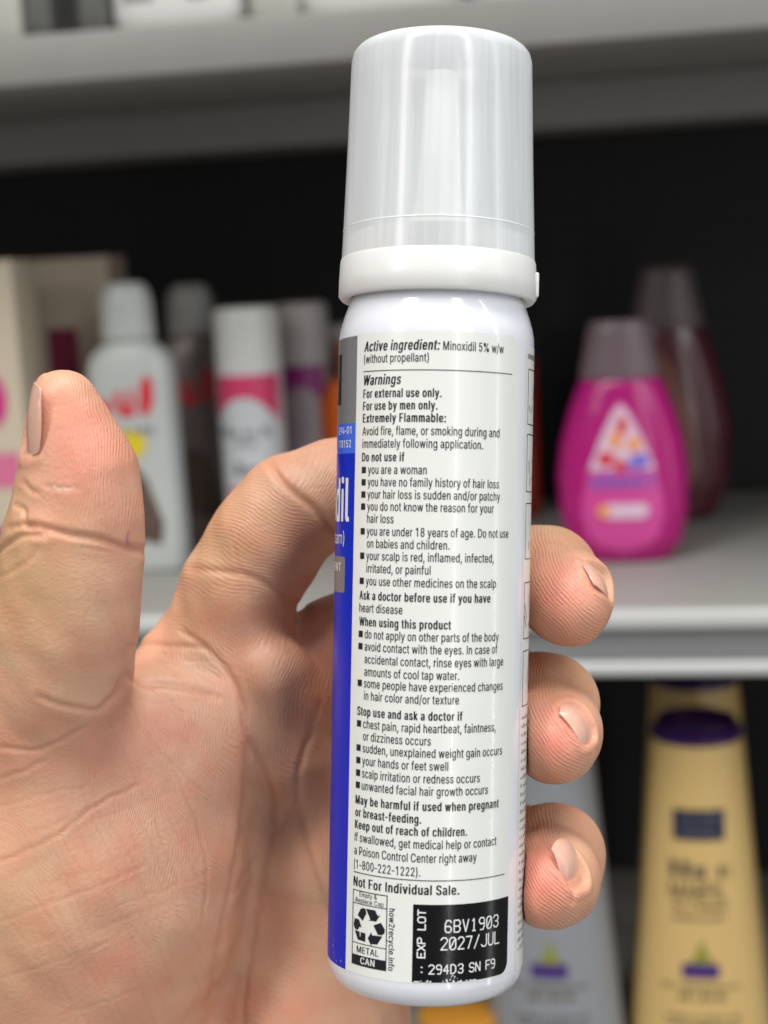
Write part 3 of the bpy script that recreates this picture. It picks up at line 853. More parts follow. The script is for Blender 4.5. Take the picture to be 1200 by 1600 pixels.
body_prof = [(0.5, 2.6), (10.5, 1.6), (12.8, 0.4), (14.2, 0.0), (15.4, 0.35), (16.5, 1.3), (17.2, 2.5), (17.48, 4.0), (17.5, 6.0), (17.5, 40.0), (17.5, 80.0),
             (17.5, 113.6), (17.46, 115.2), (17.2, 116.8), (16.7, 118.6), (16.1, 120.4), (15.4, 122.0), (14.6, 123.4), (13.4, 124.6), (11, 125.6), (6, 126.0), (0.5, 126.0)]
bpf = [(a, b) for a, b in body_prof]
obj('can_body', *lathe([mm((a, b, 0))[:2] for a, b in bpf], 160), M_CAN, can, True, 60)

# label paper: main white panel, blue front panel, instruction panel
ZT, ZBOT = 30.4, -79.3
label = wrap([rrect(-16.2, 15.95, ZBOT, ZT, 2.2, 8, (0, 1, 1, 0))], M_LABEL, 'label', can, 0.035)
front = wrap([rect(-44.0, -16.215, ZBOT, ZT - 0.2)], M_LBLUE, 'front_panel', can, 0.03, 1.2)
side = wrap([rrect(18.9, 60.0, -80.0, 29.4, 1.6, 8, (1, 0, 0, 1))], M_LABEL, 'instruction_panel', can, 0.035)

B1, B2 = 0.016, 0.010
# (text, capital height, s0, s1, baseline z, bold, italic)
LINES = [
    ("Active ingredient:", 1.72, -14.25, 0.05, 27.25, 0.020, 0.22),
    ("Minoxidil 5% w/w", 1.50, 0.55, 11.9, 27.25, 0.0, 0),
    ("(without propellant)", 1.45, -14.28, -1.8, 25.25, 0.0, 0),
    ("Warnings", 1.72, -14.15, -6.5, 21.5, 0.020, 0.22),
    ("For external use only.", 1.48, -14.28, 0.45, 19.3, 0.020, 0),
    ("For use by men only.", 1.48, -14.28, -0.2, 17.2, 0.020, 0),
    ("Extremely Flammable:", 1.48, -14.28, 1.25, 15.1, 0.020, 0),
    ("Avoid fire, flame, or smoking during and", 1.48, -14.3, 11.3, 12.9, 0.0, 0),
    ("immediately following application.", 1.48, -14.28, 7.9, 10.75, 0.0, 0),
    ("Do not use if", 1.48, -14.28, -5.65, 8.45, 0.020, 0),
    ("*you are a woman", 1.48, -12.82, -1.8, 6.3, 0.0, 0),
    ("*you have no family history of hair loss", 1.48, -12.82, 11.4, 4.2, 0.0, 0),
    ("*your hair loss is sudden and/or patchy", 1.48, -12.82, 11.7, 2.1, 0.0, 0),
    ("*you do not know the reason for your", 1.48, -12.82, 10.35, 0.03, 0.0, 0),
    ("hair loss", 1.48, -12.82, -7.4, -2.05, 0.0, 0),
    ("*you are under 18 years of age. Do not use", 1.48, -12.82, 13.95, -4.2, 0.0, 0),
    ("on babies and children.", 1.48, -12.75, 2.25, -6.3, 0.0, 0),
    ("*your scalp is red, inflamed, infected,", 1.48, -12.82, 10.55, -8.4, 0.0, 0),
    ("irritated, or painful", 1.48, -12.75, -0.85, -10.55, 0.0, 0),
    ("*you use other medicines on the scalp", 1.48, -12.82, 11.15, -12.7, 0.0, 0),
    ("Ask a doctor before use if you have", 1.48, -14.28, 10.0, -15.2, 0.020, 0),
    ("heart disease", 1.48, -14.28, -5.5, -17.35, 0.0, 0),
    ("When using this product", 1.48, -14.2, 2.8, -19.7, 0.020, 0),
    ("*do not apply on other parts of the body", 1.48, -12.82, 12.0, -21.8, 0.0, 0),
    ("*avoid contact with the eyes. In case of", 1.48, -12.82, 11.75, -23.9, 0.0, 0),
    ("accidental contact, rinse eyes with large", 1.48, -12.78, 13.2, -26.05, 0.0, 0),
    ("amounts of cool tap water.", 1.48, -12.78, 4.35, -28.2, 0.0, 0),
    ("*some people have experienced changes", 1.48, -12.8, 13.2, -30.2, 0.0, 0),
    ("in hair color and/or texture", 1.48, -12.75, 4.4, -32.3, 0.0, 0),
    ("Stop use and ask a doctor if", 1.48, -14.28, 5.1, -35.05, 0.020, 0),
    ("*chest pain, rapid heartbeat, faintness,", 1.48, -12.8, 11.7, -37.15, 0.0, 0),
    ("or dizziness occurs", 1.48, -12.78, -0.25, -39.25, 0.0, 0),
    ("*sudden, unexplained weight gain occurs", 1.48, -12.82, 13.35, -41.3, 0.0, 0),
    ("*your hands or feet swell", 1.48, -12.86, 2.75, -43.45, 0.0, 0),
    ("*scalp irritation or redness occurs", 1.48, -12.86, 8.55, -45.6, 0.0, 0),
    ("*unwanted facial hair growth occurs", 1.48, -12.86, 10.25, -47.7, 0.0, 0),
    ("May be harmful if used when pregnant", 1.48, -14.3, 12.8, -50.25, 0.020, 0),
    ("or breast-feeding.", 1.48, -14.3, -1.6, -52.4, 0.020, 0),
    ("Keep out of reach of children.", 1.48, -14.32, 6.3, -54.5, 0.020, 0),
    ("If swallowed, get medical help or contact", 1.48, -14.33, 12.4, -56.65, 0.0, 0),
    ("a Poison Control Center right away", 1.48, -14.36, 8.2, -58.95, 0.0, 0),
    ("(1-800-222-1222).", 1.48, -14.4, -1.6, -61.3, 0.0, 0),
    ("Not For Individual Sale.", 1.62, -14.42, 5.1, -64.35, 0.020, 0),
]
parts = []
bul = []
for (tx, ch, s0, s1, z, bo, sh) in LINES:
    if tx[0] == '*':
        tx = tx[1:]
        bul.append(rect(-14.3, -13.3, z + 0.12, z + 1.22))
    # the regular weight gets a hair of extra body, like the printed condensed face
    v, f = text2d(tx, ch, s0, s1, 0.075 if bo else 0.026, sh)
    parts.append(([(p[0], p[1] + z) for p in v], f))
wrap_mesh(parts, M_INK, 'warning_text', label, 0.075)
wrap(bul, M_INK, 'bullet_marks', label, 0.075, 0.6)
wrap([rect(-14.35, 14.15, 23.78, 23.93)], M_INK, 'rule_line', label, 0.075)
wrap([rect(-14.5, 14.6, -62.05, -61.9)], M_INK, 'rule_line', label, 0.075)

# recycling mark
rx0, rx1 = -14.5, -7.2
zt_, z1_, z2_, zb_ = -64.95, -67.3, -74.05, -77.75
zm_ = -76.0
wrap(frame2d(rx0, rx1, zb_, zt_, 0.16) + [rect(rx0 + 0.16, rx1 - 0.16, z1_, z1_ + 0.14), rect(rx0 + 0.16, rx1 - 0.16, z2_, z2_ + 0.14),
                                          rect(rx0 + 0.16, rx1 - 0.16, zb_ + 0.16, zm_)], M_INK, 'recycling_box', label, 0.075)
tp = []
for (tx, ch, a, b_, z, bo) in (("Empty &", 0.80, -12.9, -9.2, -65.95, 0.01), ("Replace Cap", 0.80, -13.8, -7.9, -67.0, 0.01), ("METAL", 1.12, -13.3, -8.7, -75.55, 0.03)):
    v, f = text2d(tx, ch, a, b_, bo)
    tp.append(([(p[0], p[1] + z) for p in v], f))
v, f = text2d("how2recycle.info", 1.05, 0, 10.5, 0.035)
tp.append(([(-6.95 + 0.1 + p[1], -67.05 - p[0]) for p in v], [q[::1] for q in f]))
wrap_mesh(tp, M_INK, 'recycling_text', label, 0.078)
v, f = text2d("CAN", 1.12, -12.4, -9.4, 0.04)
wrap_mesh([([(p[0], p[1] - 77.35) for p in v], f)], M_WINK, 'recycling_word', label, 0.11)
ARR = [[(190, 520), (245, 400), (290, 385), (325, 400), (345, 480), (280, 620)],
       [(335, 395), (485, 420), (525, 520), (565, 500), (500, 622), (375, 605), (412, 590)],
       [(460, 690), (575, 640), (635, 760), (630, 830), (590, 865), (530, 855)],
       [(600, 885), (525, 1035), (435, 1030), (430, 1065), (372, 925), (432, 815), (440, 870)],
       [(140, 800), (335, 845), (332, 1000), (200, 965)],
       [(115, 580), (215, 600), (268, 745), (230, 730), (190, 795), (140, 770), (115, 690), (135, 602)]]
arrows = [[(-14.5 + (x - 90) * 0.0127, -67.3 - (y - (x - 95) * 0.175 - 300) * 0.0094) for x, y in q] for q in ARR]
wrap(arrows, M_INK, 'recycling_arrows', label, 0.075, 5)

# lot panel
lot = wrap([rrect(-2.7, 15.9, -79.1, -66.0, 2.0, 8, (0, 1, 0, 0))], M_LOT, 'lot_panel', label, 0.065)
sp = []
for i, ch in enumerate("6BV1903"):
    sp.append(strokes2d(ch, 2.75 + i * 1.55, -70.65 + 0.0 * i, 1.05, 2.0, 0.215))
for i, ch in enumerate("2027/JUL"):
    sp.append(strokes2d(ch, 2.1 + i * 1.47, -73.55, 1.05, 2.0, 0.215))
for x, ch in ((-1.5, ':'), (0.15, '2'), (1.4, '9'), (2.6, '4'), (3.85, 'D'), (5.15, '3'), (7.2, 'S'), (8.4, 'N'), (10.5, 'F'), (11.6, '9')):
    sp.append(strokes2d(ch, x, -77.6, 0.85, 1.5, 0.20))
for x, ch in ((0, 'E'), (1.2, 'X'), (2.4, 'P'), (4.7, 'L'), (5.9, 'O'), (7.1, 'T')):
    v, f = strokes2d(ch, x, 0, 0.9, 1.25, 0.22)
    sp.append(([(-0.6 - p[1], -74.9 + p[0]) for p in v], f))
wrap_mesh(sp, M_WINK, 'lot_lettering', label, 0.10)
rnd = random.Random(11)
fl_ = []
for i in range(46):
    x = rnd.uniform(-2.4, 8.5) if i < 34 else rnd.uniform(3.0, 5.2)
    z = -79.05 + abs(rnd.gauss(0, 0.10)) if i < 34 else -78.9 + rnd.uniform(0, 1.0)
    r_ = rnd.uniform(0.05, 0.20)
    fl_.append([(x + r_ * rnd.uniform(0.5, 1.3) * math.cos(a), z + r_ * rnd.uniform(0.4, 1.1) * math.sin(a)) for a in (0, 1.1, 2.2, 3.3, 4.4, 5.4)])
wrap(fl_, M_WINK, 'scuff_flecks', label, 0.105, 5)
fl_ = []
for i in range(8):
    x = -17.4 - rnd.uniform(0, 3.5) if i < 3 else -20.6 + rnd.gauss(0, 0.25)
    z = -78.9 + abs(rnd.gauss(0, 0.5)) if i < 3 else -78.6 + (i - 3) * 1.1
    r_ = rnd.uniform(0.06, 0.15)
    fl_.append([(x + r_ * 0.6 * math.cos(a), z + r_ * rnd.uniform(0.8, 2.4) * math.sin(a)) for a in (0, 1.1, 2.2, 3.3, 4.4, 5.4)])
wrap(fl_, M_WINK, 'scuff_flecks', front, 0.08, 5)

# front panel print
wrap([rect(-44.0, -16.215, 15.1, ZT - 0.2)], M_SILVER, 'silver_field', front, 0.05)
wrap([rect(-44.0, -16.215, 9.9, 15.06)], M_LIGHTB, 'light_blue_field', front, 0.05)
wrap([rect(-36.0, -22.3, 18.6, 27.5)], M_INK, 'black_mark', front, 0.08)
wrap([rrect(-40.0, -18.9, -14.4, -8.1, 0.6)], M_TAUPE, 'taupe_badge', front, 0.06)
tp = []
for (tx, ch, a, b_, z, bo) in (("-294-01", 1.3, -23.9, -17.45, 13.3, 0.03), ("778152", 1.3, -23.3, -17.5, 10.95, 0.03), ("minoxidi{", 7.6, -43.0, -17.7, -1.95, 0.075),
                               ("(topical foam)", 2.2, -37.0, -19.3, -5.9, 0.0), ("TREATMENT", 1.5, -35.0, -20.5, -10.7, 0.04)):
    v, f = text2d(tx, ch, a, b_, bo)
    tp.append(([(p[0], p[1] + z) for p in v], f))
wrap_mesh(tp, M_WINK, 'front_lettering', front, 0.10, 0.8)

# instruction panel: pictogram boxes and illegible small print
out = []
for (z1, z0) in ((25.4, 15.6), (14.0, 3.8), (1.9, -8.0), (-12.0, -22.0), (-24.0, -33.8)):
    for (a, b_) in ((19.9, 28.0), (28.6, 36.5)):
        out += frame2d(a, b_, z0, z1, 0.16)
        for k in range(5):
            x = a + 0.7 + rnd.uniform(0, 5.5)
            z = z0 + 1.2 + rnd.uniform(0, z1 - z0 - 4)
            dx, dz = rnd.uniform(-1.2, 1.8), rnd.uniform(0.8, 2.6)
            out.append([(x, z), (x + 0.2, z), (x + dx + 0.2, z + dz), (x + dx, z + dz)])
wrap(out, M_INK, 'pictogram_boxes', side, 0.075)
M_FAINT = mat('faint_print', (0.36, 0.36, 0.36), 0.4)
out = []
z = -36.0
while z > -78:
    x = 19.9
    while x < 37:
        w_ = rnd.uniform(0.3, 0.8)
        out.append(rect(x, x + w_, z, z + rnd.choice((0.45, 0.45, 0.7))))
        x += w_ + rnd.choice((0.25, 0.25, 0.7))
    z -= 1.5
wrap(out, M_FAINT, 'small_print', side, 0.075, 5)
wrap([rect(19.6 + k * 0.55, 19.95 + k * 0.55, 27.1, 28.0) for k in range(14)], M_GREYTXT, 'heading_print', side, 0.075, 5)

# cap: translucent overcap, collar, nozzle inside
def milky(name, col, op, rough):
    m = bpy.data.materials.new(name)
    m.use_nodes = True
    nt = m.node_tree
    nt.nodes.clear()
    o_ = nt.nodes.new('ShaderNodeOutputMaterial')
    di = nt.nodes.new('ShaderNodeBsdfDiffuse')
    tr = nt.nodes.new('ShaderNodeBsdfTranslucent')
    tp_ = nt.nodes.new('ShaderNodeBsdfTransparent')
    gl = nt.nodes.new('ShaderNodeBsdfGlossy')
    di.inputs[0].default_value = (*col, 1)
    tr.inputs[0].default_value = (*col, 1)
    tp_.inputs[0].default_value = (0.95, 0.96, 1.0, 1)
    gl.inputs['Roughness'].default_value = rough
    m1 = nt.nodes.new('ShaderNodeMixShader')
    m1.inputs[0].default_value = 0.08
    m2 = nt.nodes.new('ShaderNodeMixShader')
    m3 = nt.nodes.new('ShaderNodeMixShader')
    fr = nt.nodes.new('ShaderNodeFresnel')
    fr.inputs[0].default_value = 1.45
    lw = nt.nodes.new('ShaderNodeLayerWeight')
    lw.inputs[0].default_value = 0.35
    mr = nt.nodes.new('ShaderNodeMapRange')
    mr.inputs['To Min'].default_value = op
    mr.inputs['To Max'].default_value = min(1, op + 0.42)
    # fine vertical moulding streaks, a little cloudier than the rest of the plastic
    tc = nt.nodes.new('ShaderNodeTexCoord')
    mp = nt.nodes.new('ShaderNodeMapping')
    mp.inputs['Scale'].default_value = (900, 900, 3)
    nz = nt.nodes.new('ShaderNodeTexNoise')
    nz.inputs['Scale'].default_value = 1.0
    nz.inputs['Detail'].default_value = 3
    ad = nt.nodes.new('ShaderNodeMath')
    ad.operation = 'MULTIPLY_ADD'
    ad.inputs[1].default_value = 0.22
    ad2 = nt.nodes.new('ShaderNodeMath')
    ad2.operation = 'SUBTRACT'
    ad2.inputs[1].default_value = 0.11
    ad2.use_clamp = True
    l = nt.links.new
    l(tc.outputs['Object'], mp.inputs[0])
    l(mp.outputs[0], nz.inputs['Vector'])
    l(nz.outputs['Fac'], ad.inputs[0])
    l(lw.outputs['Facing'], mr.inputs['Value'])
    l(mr.outputs[0], ad.inputs[2])
    l(ad.outputs[0], ad2.inputs[0])
    l(di.outputs[0], m1.inputs[1])
    l(tr.outputs[0], m1.inputs[2])
    l(ad2.outputs[0], m2.inputs[0])
    l(tp_.outputs[0], m2.inputs[1])
    l(m1.outputs[0], m2.inputs[2])
    l(fr.outputs[0], m3.inputs[0])
    l(m2.outputs[0], m3.inputs[1])
    l(gl.outputs[0], m3.inputs[2])
    l(m3.outputs[0], o_.inputs[0])
    return m


M_MILK = milky('frosted_plastic', (0.95, 0.98, 1.0), 0.53, 0.18)
M_COLLAR = mat('milky_white_plastic', (0.79, 0.79, 0.77), 0.28, 0.5)
M_COLLAR.node_tree.nodes['Principled BSDF'].inputs['Subsurface Weight'].default_value = 0.3
M_COLLAR.node_tree.nodes['Principled BSDF'].inputs['Subsurface Radius'].default_value = (0.003, 0.003, 0.002)
M_NOZ = mat('warm_white_plastic', (0.92, 0.90, 0.82), 0.4, 0.4)

Z0 = 84.2
over = [(17.35, Z0 + 44.7), (17.15, Z0 + 50), (16.75, Z0 + 62), (16.35, Z0 + 76), (16.22, Z0 + 80.2), (15.9, Z0 + 81.6), (15.2, Z0 + 82.5), (14.0, Z0 + 82.9), (9.0, Z0 + 83.0), (0.4, Z0 + 83.0)]
obj('overcap', *lathe([mm((a, b, 0))[:2] for a, b in over], 128, False), M_MILK, can, True, 60)
collar = [(14.9, Z0 + 44.6), (14.9, Z0 + 39.4), (15.3, Z0 + 38.2), (16.4, Z0 + 37.6), (17.3, Z0 + 37.7), (17.75, Z0 + 38.3), (17.72, Z0 + 41), (17.55, Z0 + 44.4), (17.4, Z0 + 44.85), (17.0, Z0 + 44.9),
          (16.8, Z0 + 44.6), (14.9, Z0 + 44.6)]
collar_o = obj('cap_collar', *lathe([mm((a, b, 0))[:2] for a, b in collar], 128, False), M_COLLAR, can, True, 40)
act = [(15.6, Z0 + 44.7), (16.3, Z0 + 45.2), (16.3, Z0 + 48.4), (15.8, Z0 + 49.2), (11, Z0 + 50.2), (6.2, Z0 + 51.4), (4.6, Z0 + 53.5), (4.0, Z0 + 57), (3.5, Z0 + 65), (2.9, Z0 + 77.8), (2.6, Z0 + 78.9), (1.6, Z0 + 79.1), (1.4, Z0 + 77), (0.3, Z0 + 77)]
obj('nozzle', *lathe([mm((a, b, 0))[:2] for a, b in act], 96, False), M_NOZ, can, True, 50)
ring = [(16.95, Z0 + 49.75), (17.15, Z0 + 49.82), (17.2, Z0 + 49.95), (17.15, Z0 + 50.08), (16.95, Z0 + 50.15)]
obj('cap_step', *lathe([mm((a, b, 0))[:2] for a, b in ring], 128, False), M_COLLAR, can, True, 60)
tab = MB()
tab.add(*box(0.0165, 0.01795, -0.0030, -0.0005, 0.1228, 0.1272, 0.0003))
tab.build('tamper_tab', M_COLLAR, can, True, 40)

# ------------------------------------------------------------------ the hand
H_VOX = 0.44        # mm
X0, X1, Y0, Y1, D0, D1 = -128.0, 58.0, -186.0, 40.0, 238.0, 352.0
nx, ny, nd = [int((b - a) / H_VOX) for a, b in ((X0, X1), (Y0, Y1), (D0, D1))]
BIG = 6.0


def P3(u, v, d):
    return np.array([(u - 600) / F * d, -(v - 800) / F * d, d])


def smin(a, b, k):
    h = np.clip(0.5 + 0.5 * (b - a) / k, 0, 1)
    return b * (1 - h) + a * h - k * h * (1 - h)


def cone_into(G, a, b, k):
    """smooth union of a tapered round cone (u, v, depth, radius px) with the field"""
    pa, pb = P3(*a[:3]), P3(*b[:3])
    ra, rb = a[3] * a[2] / F, b[3] * b[2] / F
    pad = max(ra, rb) + BIG + 1
    lo, hi = np.minimum(pa, pb) - pad, np.maximum(pa, pb) + pad
    org = np.array([X0, Y0, D0])
    i0 = np.maximum(((lo - org) / H_VOX).astype(int), 0)
    i1 = np.minimum(((hi - org) / H_VOX).astype(int) + 1, [nx, ny, nd])
    if (i1 <= i0).any():
        return
    ax = [(org[i] + H_VOX * np.arange(i0[i], i1[i])).astype(np.float32) for i in range(3)]
    gx, gy, gz = np.meshgrid(*ax, indexing='ij', sparse=True)
    d = (pb - pa).astype(np.float32)
    L2 = float(d @ d) + 1e-9
    t = np.clip(((gx - pa[0]) * d[0] + (gy - pa[1]) * d[1] + (gz - pa[2]) * d[2]) / L2, 0, 1)
    q = np.sqrt((gx - pa[0] - t * d[0]) ** 2 + (gy - pa[1] - t * d[1]) ** 2 + (gz - pa[2] - t * d[2]) ** 2) - (ra + (rb - ra) * t)
    sl = tuple(slice(i0[i], i1[i]) for i in range(3))
    G[sl] = smin(G[sl], q.astype(np.float32), k)


def ell_into(G, c, rad, k):
    """ellipsoid: centre (u, v, depth), radii (px, px, mm)"""
    pc = P3(*c)
    r = np.array([rad[0] * c[2] / F, rad[1] * c[2] / F, rad[2]])
    lo, hi = pc - r - BIG - 1, pc + r + BIG + 1
    org = np.array([X0, Y0, D0])
    i0 = np.maximum(((lo - org) / H_VOX).astype(int), 0)
    i1 = np.minimum(((hi - org) / H_VOX).astype(int) + 1, [nx, ny, nd])
    ax = [(org[i] + H_VOX * np.arange(i0[i], i1[i])).astype(np.float32) for i in range(3)]
    gx, gy, gz = np.meshgrid(*ax, indexing='ij', sparse=True)
    e0 = np.sqrt(((gx - pc[0]) / r[0]) ** 2 + ((gy - pc[1]) / r[1]) ** 2 + ((gz - pc[2]) / r[2]) ** 2)
    e1 = np.sqrt(((gx - pc[0]) / r[0] ** 2) ** 2 + ((gy - pc[1]) / r[1] ** 2) ** 2 + ((gz - pc[2]) / r[2] ** 2) ** 2)
    q = e0 * (e0 - 1) / np.maximum(e1, 1e-6)
    sl = tuple(slice(i0[i], i1[i]) for i in range(3))
    G[sl] = smin(G[sl], q.astype(np.float32), k)


def field():
    return np.full((nx, ny, nd), BIG, np.float32)


def chain(G, pts, k):
    for a, b in zip(pts[:-1], pts[1:]):
        cone_into(G, a, b, k)


palm = field()
chain(palm, [(352, 1010, 303, 92), (300, 1300, 313, 125), (200, 1750, 320, 190)], 8)
chain(palm, [(455, 1090, 305, 84), (390, 1400, 314, 110), (280, 1800, 320, 180)], 7)
chain(palm, [(500, 1225, 307, 82), (440, 1500, 314, 110), (340, 1850, 320, 180)], 7)
chain(palm, [(505, 1375, 306, 92), (480, 1600, 311, 150), (430, 1850, 315, 200)], 7)
cone_into(palm, (415, 1060, 294, 62), (440, 1180, 298, 60), 7)            # pad below the index finger
chain(palm, [(235, 1780, 318, 215), (170, 2000, 322, 200), (130, 2300, 326, 195)], 9)   # wrist and start of the forearm
ell_into(palm, (165, 1350, 292), (215, 300, 24), 7)                        # thenar
chain(palm, [(60, 1090, 276, 128), (60, 1350, 288, 190), (90, 1750, 305, 240)], 9)
cone_into(palm, (252, 1024, 299, 38), (310, 1030, 302, 60), 4)
ell_into(palm, (260, 1170, 292), (120, 130, 14), 8)                        # web

thumb = field()
chain(thumb, [(98, 626, 259, 50), (108, 672, 260, 66), (122, 735, 261, 87), (123, 800, 262, 96), (113, 852, 263, 102), (108, 905, 264, 107),
              (98, 970, 266, 112), (84, 1040, 270, 118), (60, 1110, 276, 130)], 3.0)
for q in ((48, 758, 264, 17), (44, 788, 265, 19), (36, 824, 266, 22), (24, 866, 267, 26)):
    cone_into(thumb, q, (q[0] + 20, q[1] + 4, q[2] - 2, q[3]), 1.0)

idx = field()
chain(idx, [(345, 1010, 302, 96), (372, 930, 300, 88), (415, 850, 299, 86), (452, 800, 299, 84)], 3.5)
chain(idx, [(462, 794, 299, 82), (530, 766, 299, 78), (600, 745, 299, 72), (660, 742, 298, 66), (720, 760, 296, 58)], 3.0)

mid = field()
chain(mid, [(440, 1090, 307, 80), (520, 1012, 309, 74), (690, 938, 304, 76)], 3.0)
chain(mid, [(690, 938, 304, 76), (790, 890, 297, 70), (852, 900, 285, 74), (884, 932, 275, 68), (892, 946, 271, 62)], 3.5)

rin = field()
chain(rin, [(480, 1220, 308, 78), (600, 1165, 309, 74), (700, 1128, 306, 76)], 3.0)
chain(rin, [(700, 1128, 306, 76), (800, 1092, 299, 74), (850, 1105, 287, 80), (866, 1145, 273, 70), (868, 1162, 268, 62)], 3.5)

pin = field()
chain(pin, [(480, 1380, 308, 78), (600, 1365, 309, 72), (700, 1350, 305, 72)], 3.0)
chain(pin, [(700, 1350, 305, 72), (800, 1332, 299, 70), (864, 1338, 287, 77), (862, 1374, 270, 70), (858, 1388, 265, 62)], 3.5)

hand_f = smin(palm, thumb, 4.0)
hand_f = smin(hand_f, idx, 3.5)
fing = np.minimum(np.minimum(mid, rin), pin)
hand_f = smin(hand_f, fing, 2.5)
del palm, thumb, idx, mid, rin, pin, fing
# the can presses the flesh flat where they touch
gx, gy, gz = np.meshgrid(np.arange(nx, dtype=np.float32) * H_VOX + X0, np.arange(ny, dtype=np.float32) * H_VOX + Y0,
                         np.arange(nd, dtype=np.float32) * H_VOX + D0, indexing='ij', sparse=True)
cxl = (gx - AX.x * 1000) * math.cos(TAU) - gy * math.sin(TAU)
czl = gx * 0 + (gx - AX.x * 1000) * math.sin(TAU) + gy * math.cos(TAU)
can_d = np.sqrt(cxl ** 2 + (gz - 266.0) ** 2) - 17.62
hand_f = np.where((czl > -84.5) & (czl < 45), -smin(-hand_f, can_d.astype(np.float32), 0.8), hand_f).astype(np.float32)
# lumpiness of flesh
hand_f += (0.22 * np.sin(gx * 0.31 + 1.0) * np.sin(gy * 0.27 + 0.4) + 0.12 * np.sin(gx * 0.7 + gy * 0.5) * np.sin(gz * 0.6)).astype(np.float32)

for ax_i in range(3):                # close the surface where the forearm leaves the block
    for e_i in (0, -1):
        sl_ = [slice(None)] * 3
        sl_[ax_i] = e_i
        hand_f[tuple(sl_)] = 2.0
grid = openvdb.FloatGrid(BIG)
grid.copyFromArray(np.ascontiguousarray(np.clip(hand_f, -3, 3)))
pts, quads = grid.convertToQuads(0.0)
del hand_f, can_d, cxl, czl
V = pts.astype(np.float64) * H_VOX + np.array([X0, Y0, D0])
Q = quads.astype(np.int64)

# keep the largest connected piece and relax the voxel steps
nV = len(V)
E_ = np.concatenate([Q[:, [0, 1]], Q[:, [1, 2]], Q[:, [2, 3]], Q[:, [3, 0]]])
E_ = np.concatenate([E_, E_[:, ::-1]])


def relax(V, it, lam):
    for _ in range(it):
        acc = np.zeros_like(V)
        cnt = np.bincount(E_[:, 0], minlength=nV)[:, None]
        for c in range(3):
            acc[:, c] = np.bincount(E_[:, 0], weights=V[E_[:, 1], c], minlength=nV)
        V = V + lam * (acc / np.maximum(cnt, 1) - V)
    return V


V = relax(V, 4, 0.5)


def vnormals(V):
    n = np.cross(V[Q[:, 2]] - V[Q[:, 0]], V[Q[:, 3]] - V[Q[:, 1]])
    out = np.zeros_like(V)
    for k in range(4):
        for c in range(3):
            out[:, c] += np.bincount(Q[:, k], weights=n[:, c], minlength=nV)
    return out / np.maximum(np.linalg.norm(out, axis=1, keepdims=True), 1e-9)


N = vnormals(V)
cen = V.mean(0)
if ((V - cen) * N).sum() < 0:        # make the normals point outwards
    N = -N
    Q = Q[:, ::-1]
U_ = V[:, 0] / V[:, 2] * F + 600
W_ = 800 - V[:, 1] / V[:, 2] * F
facing = -N[:, 2]

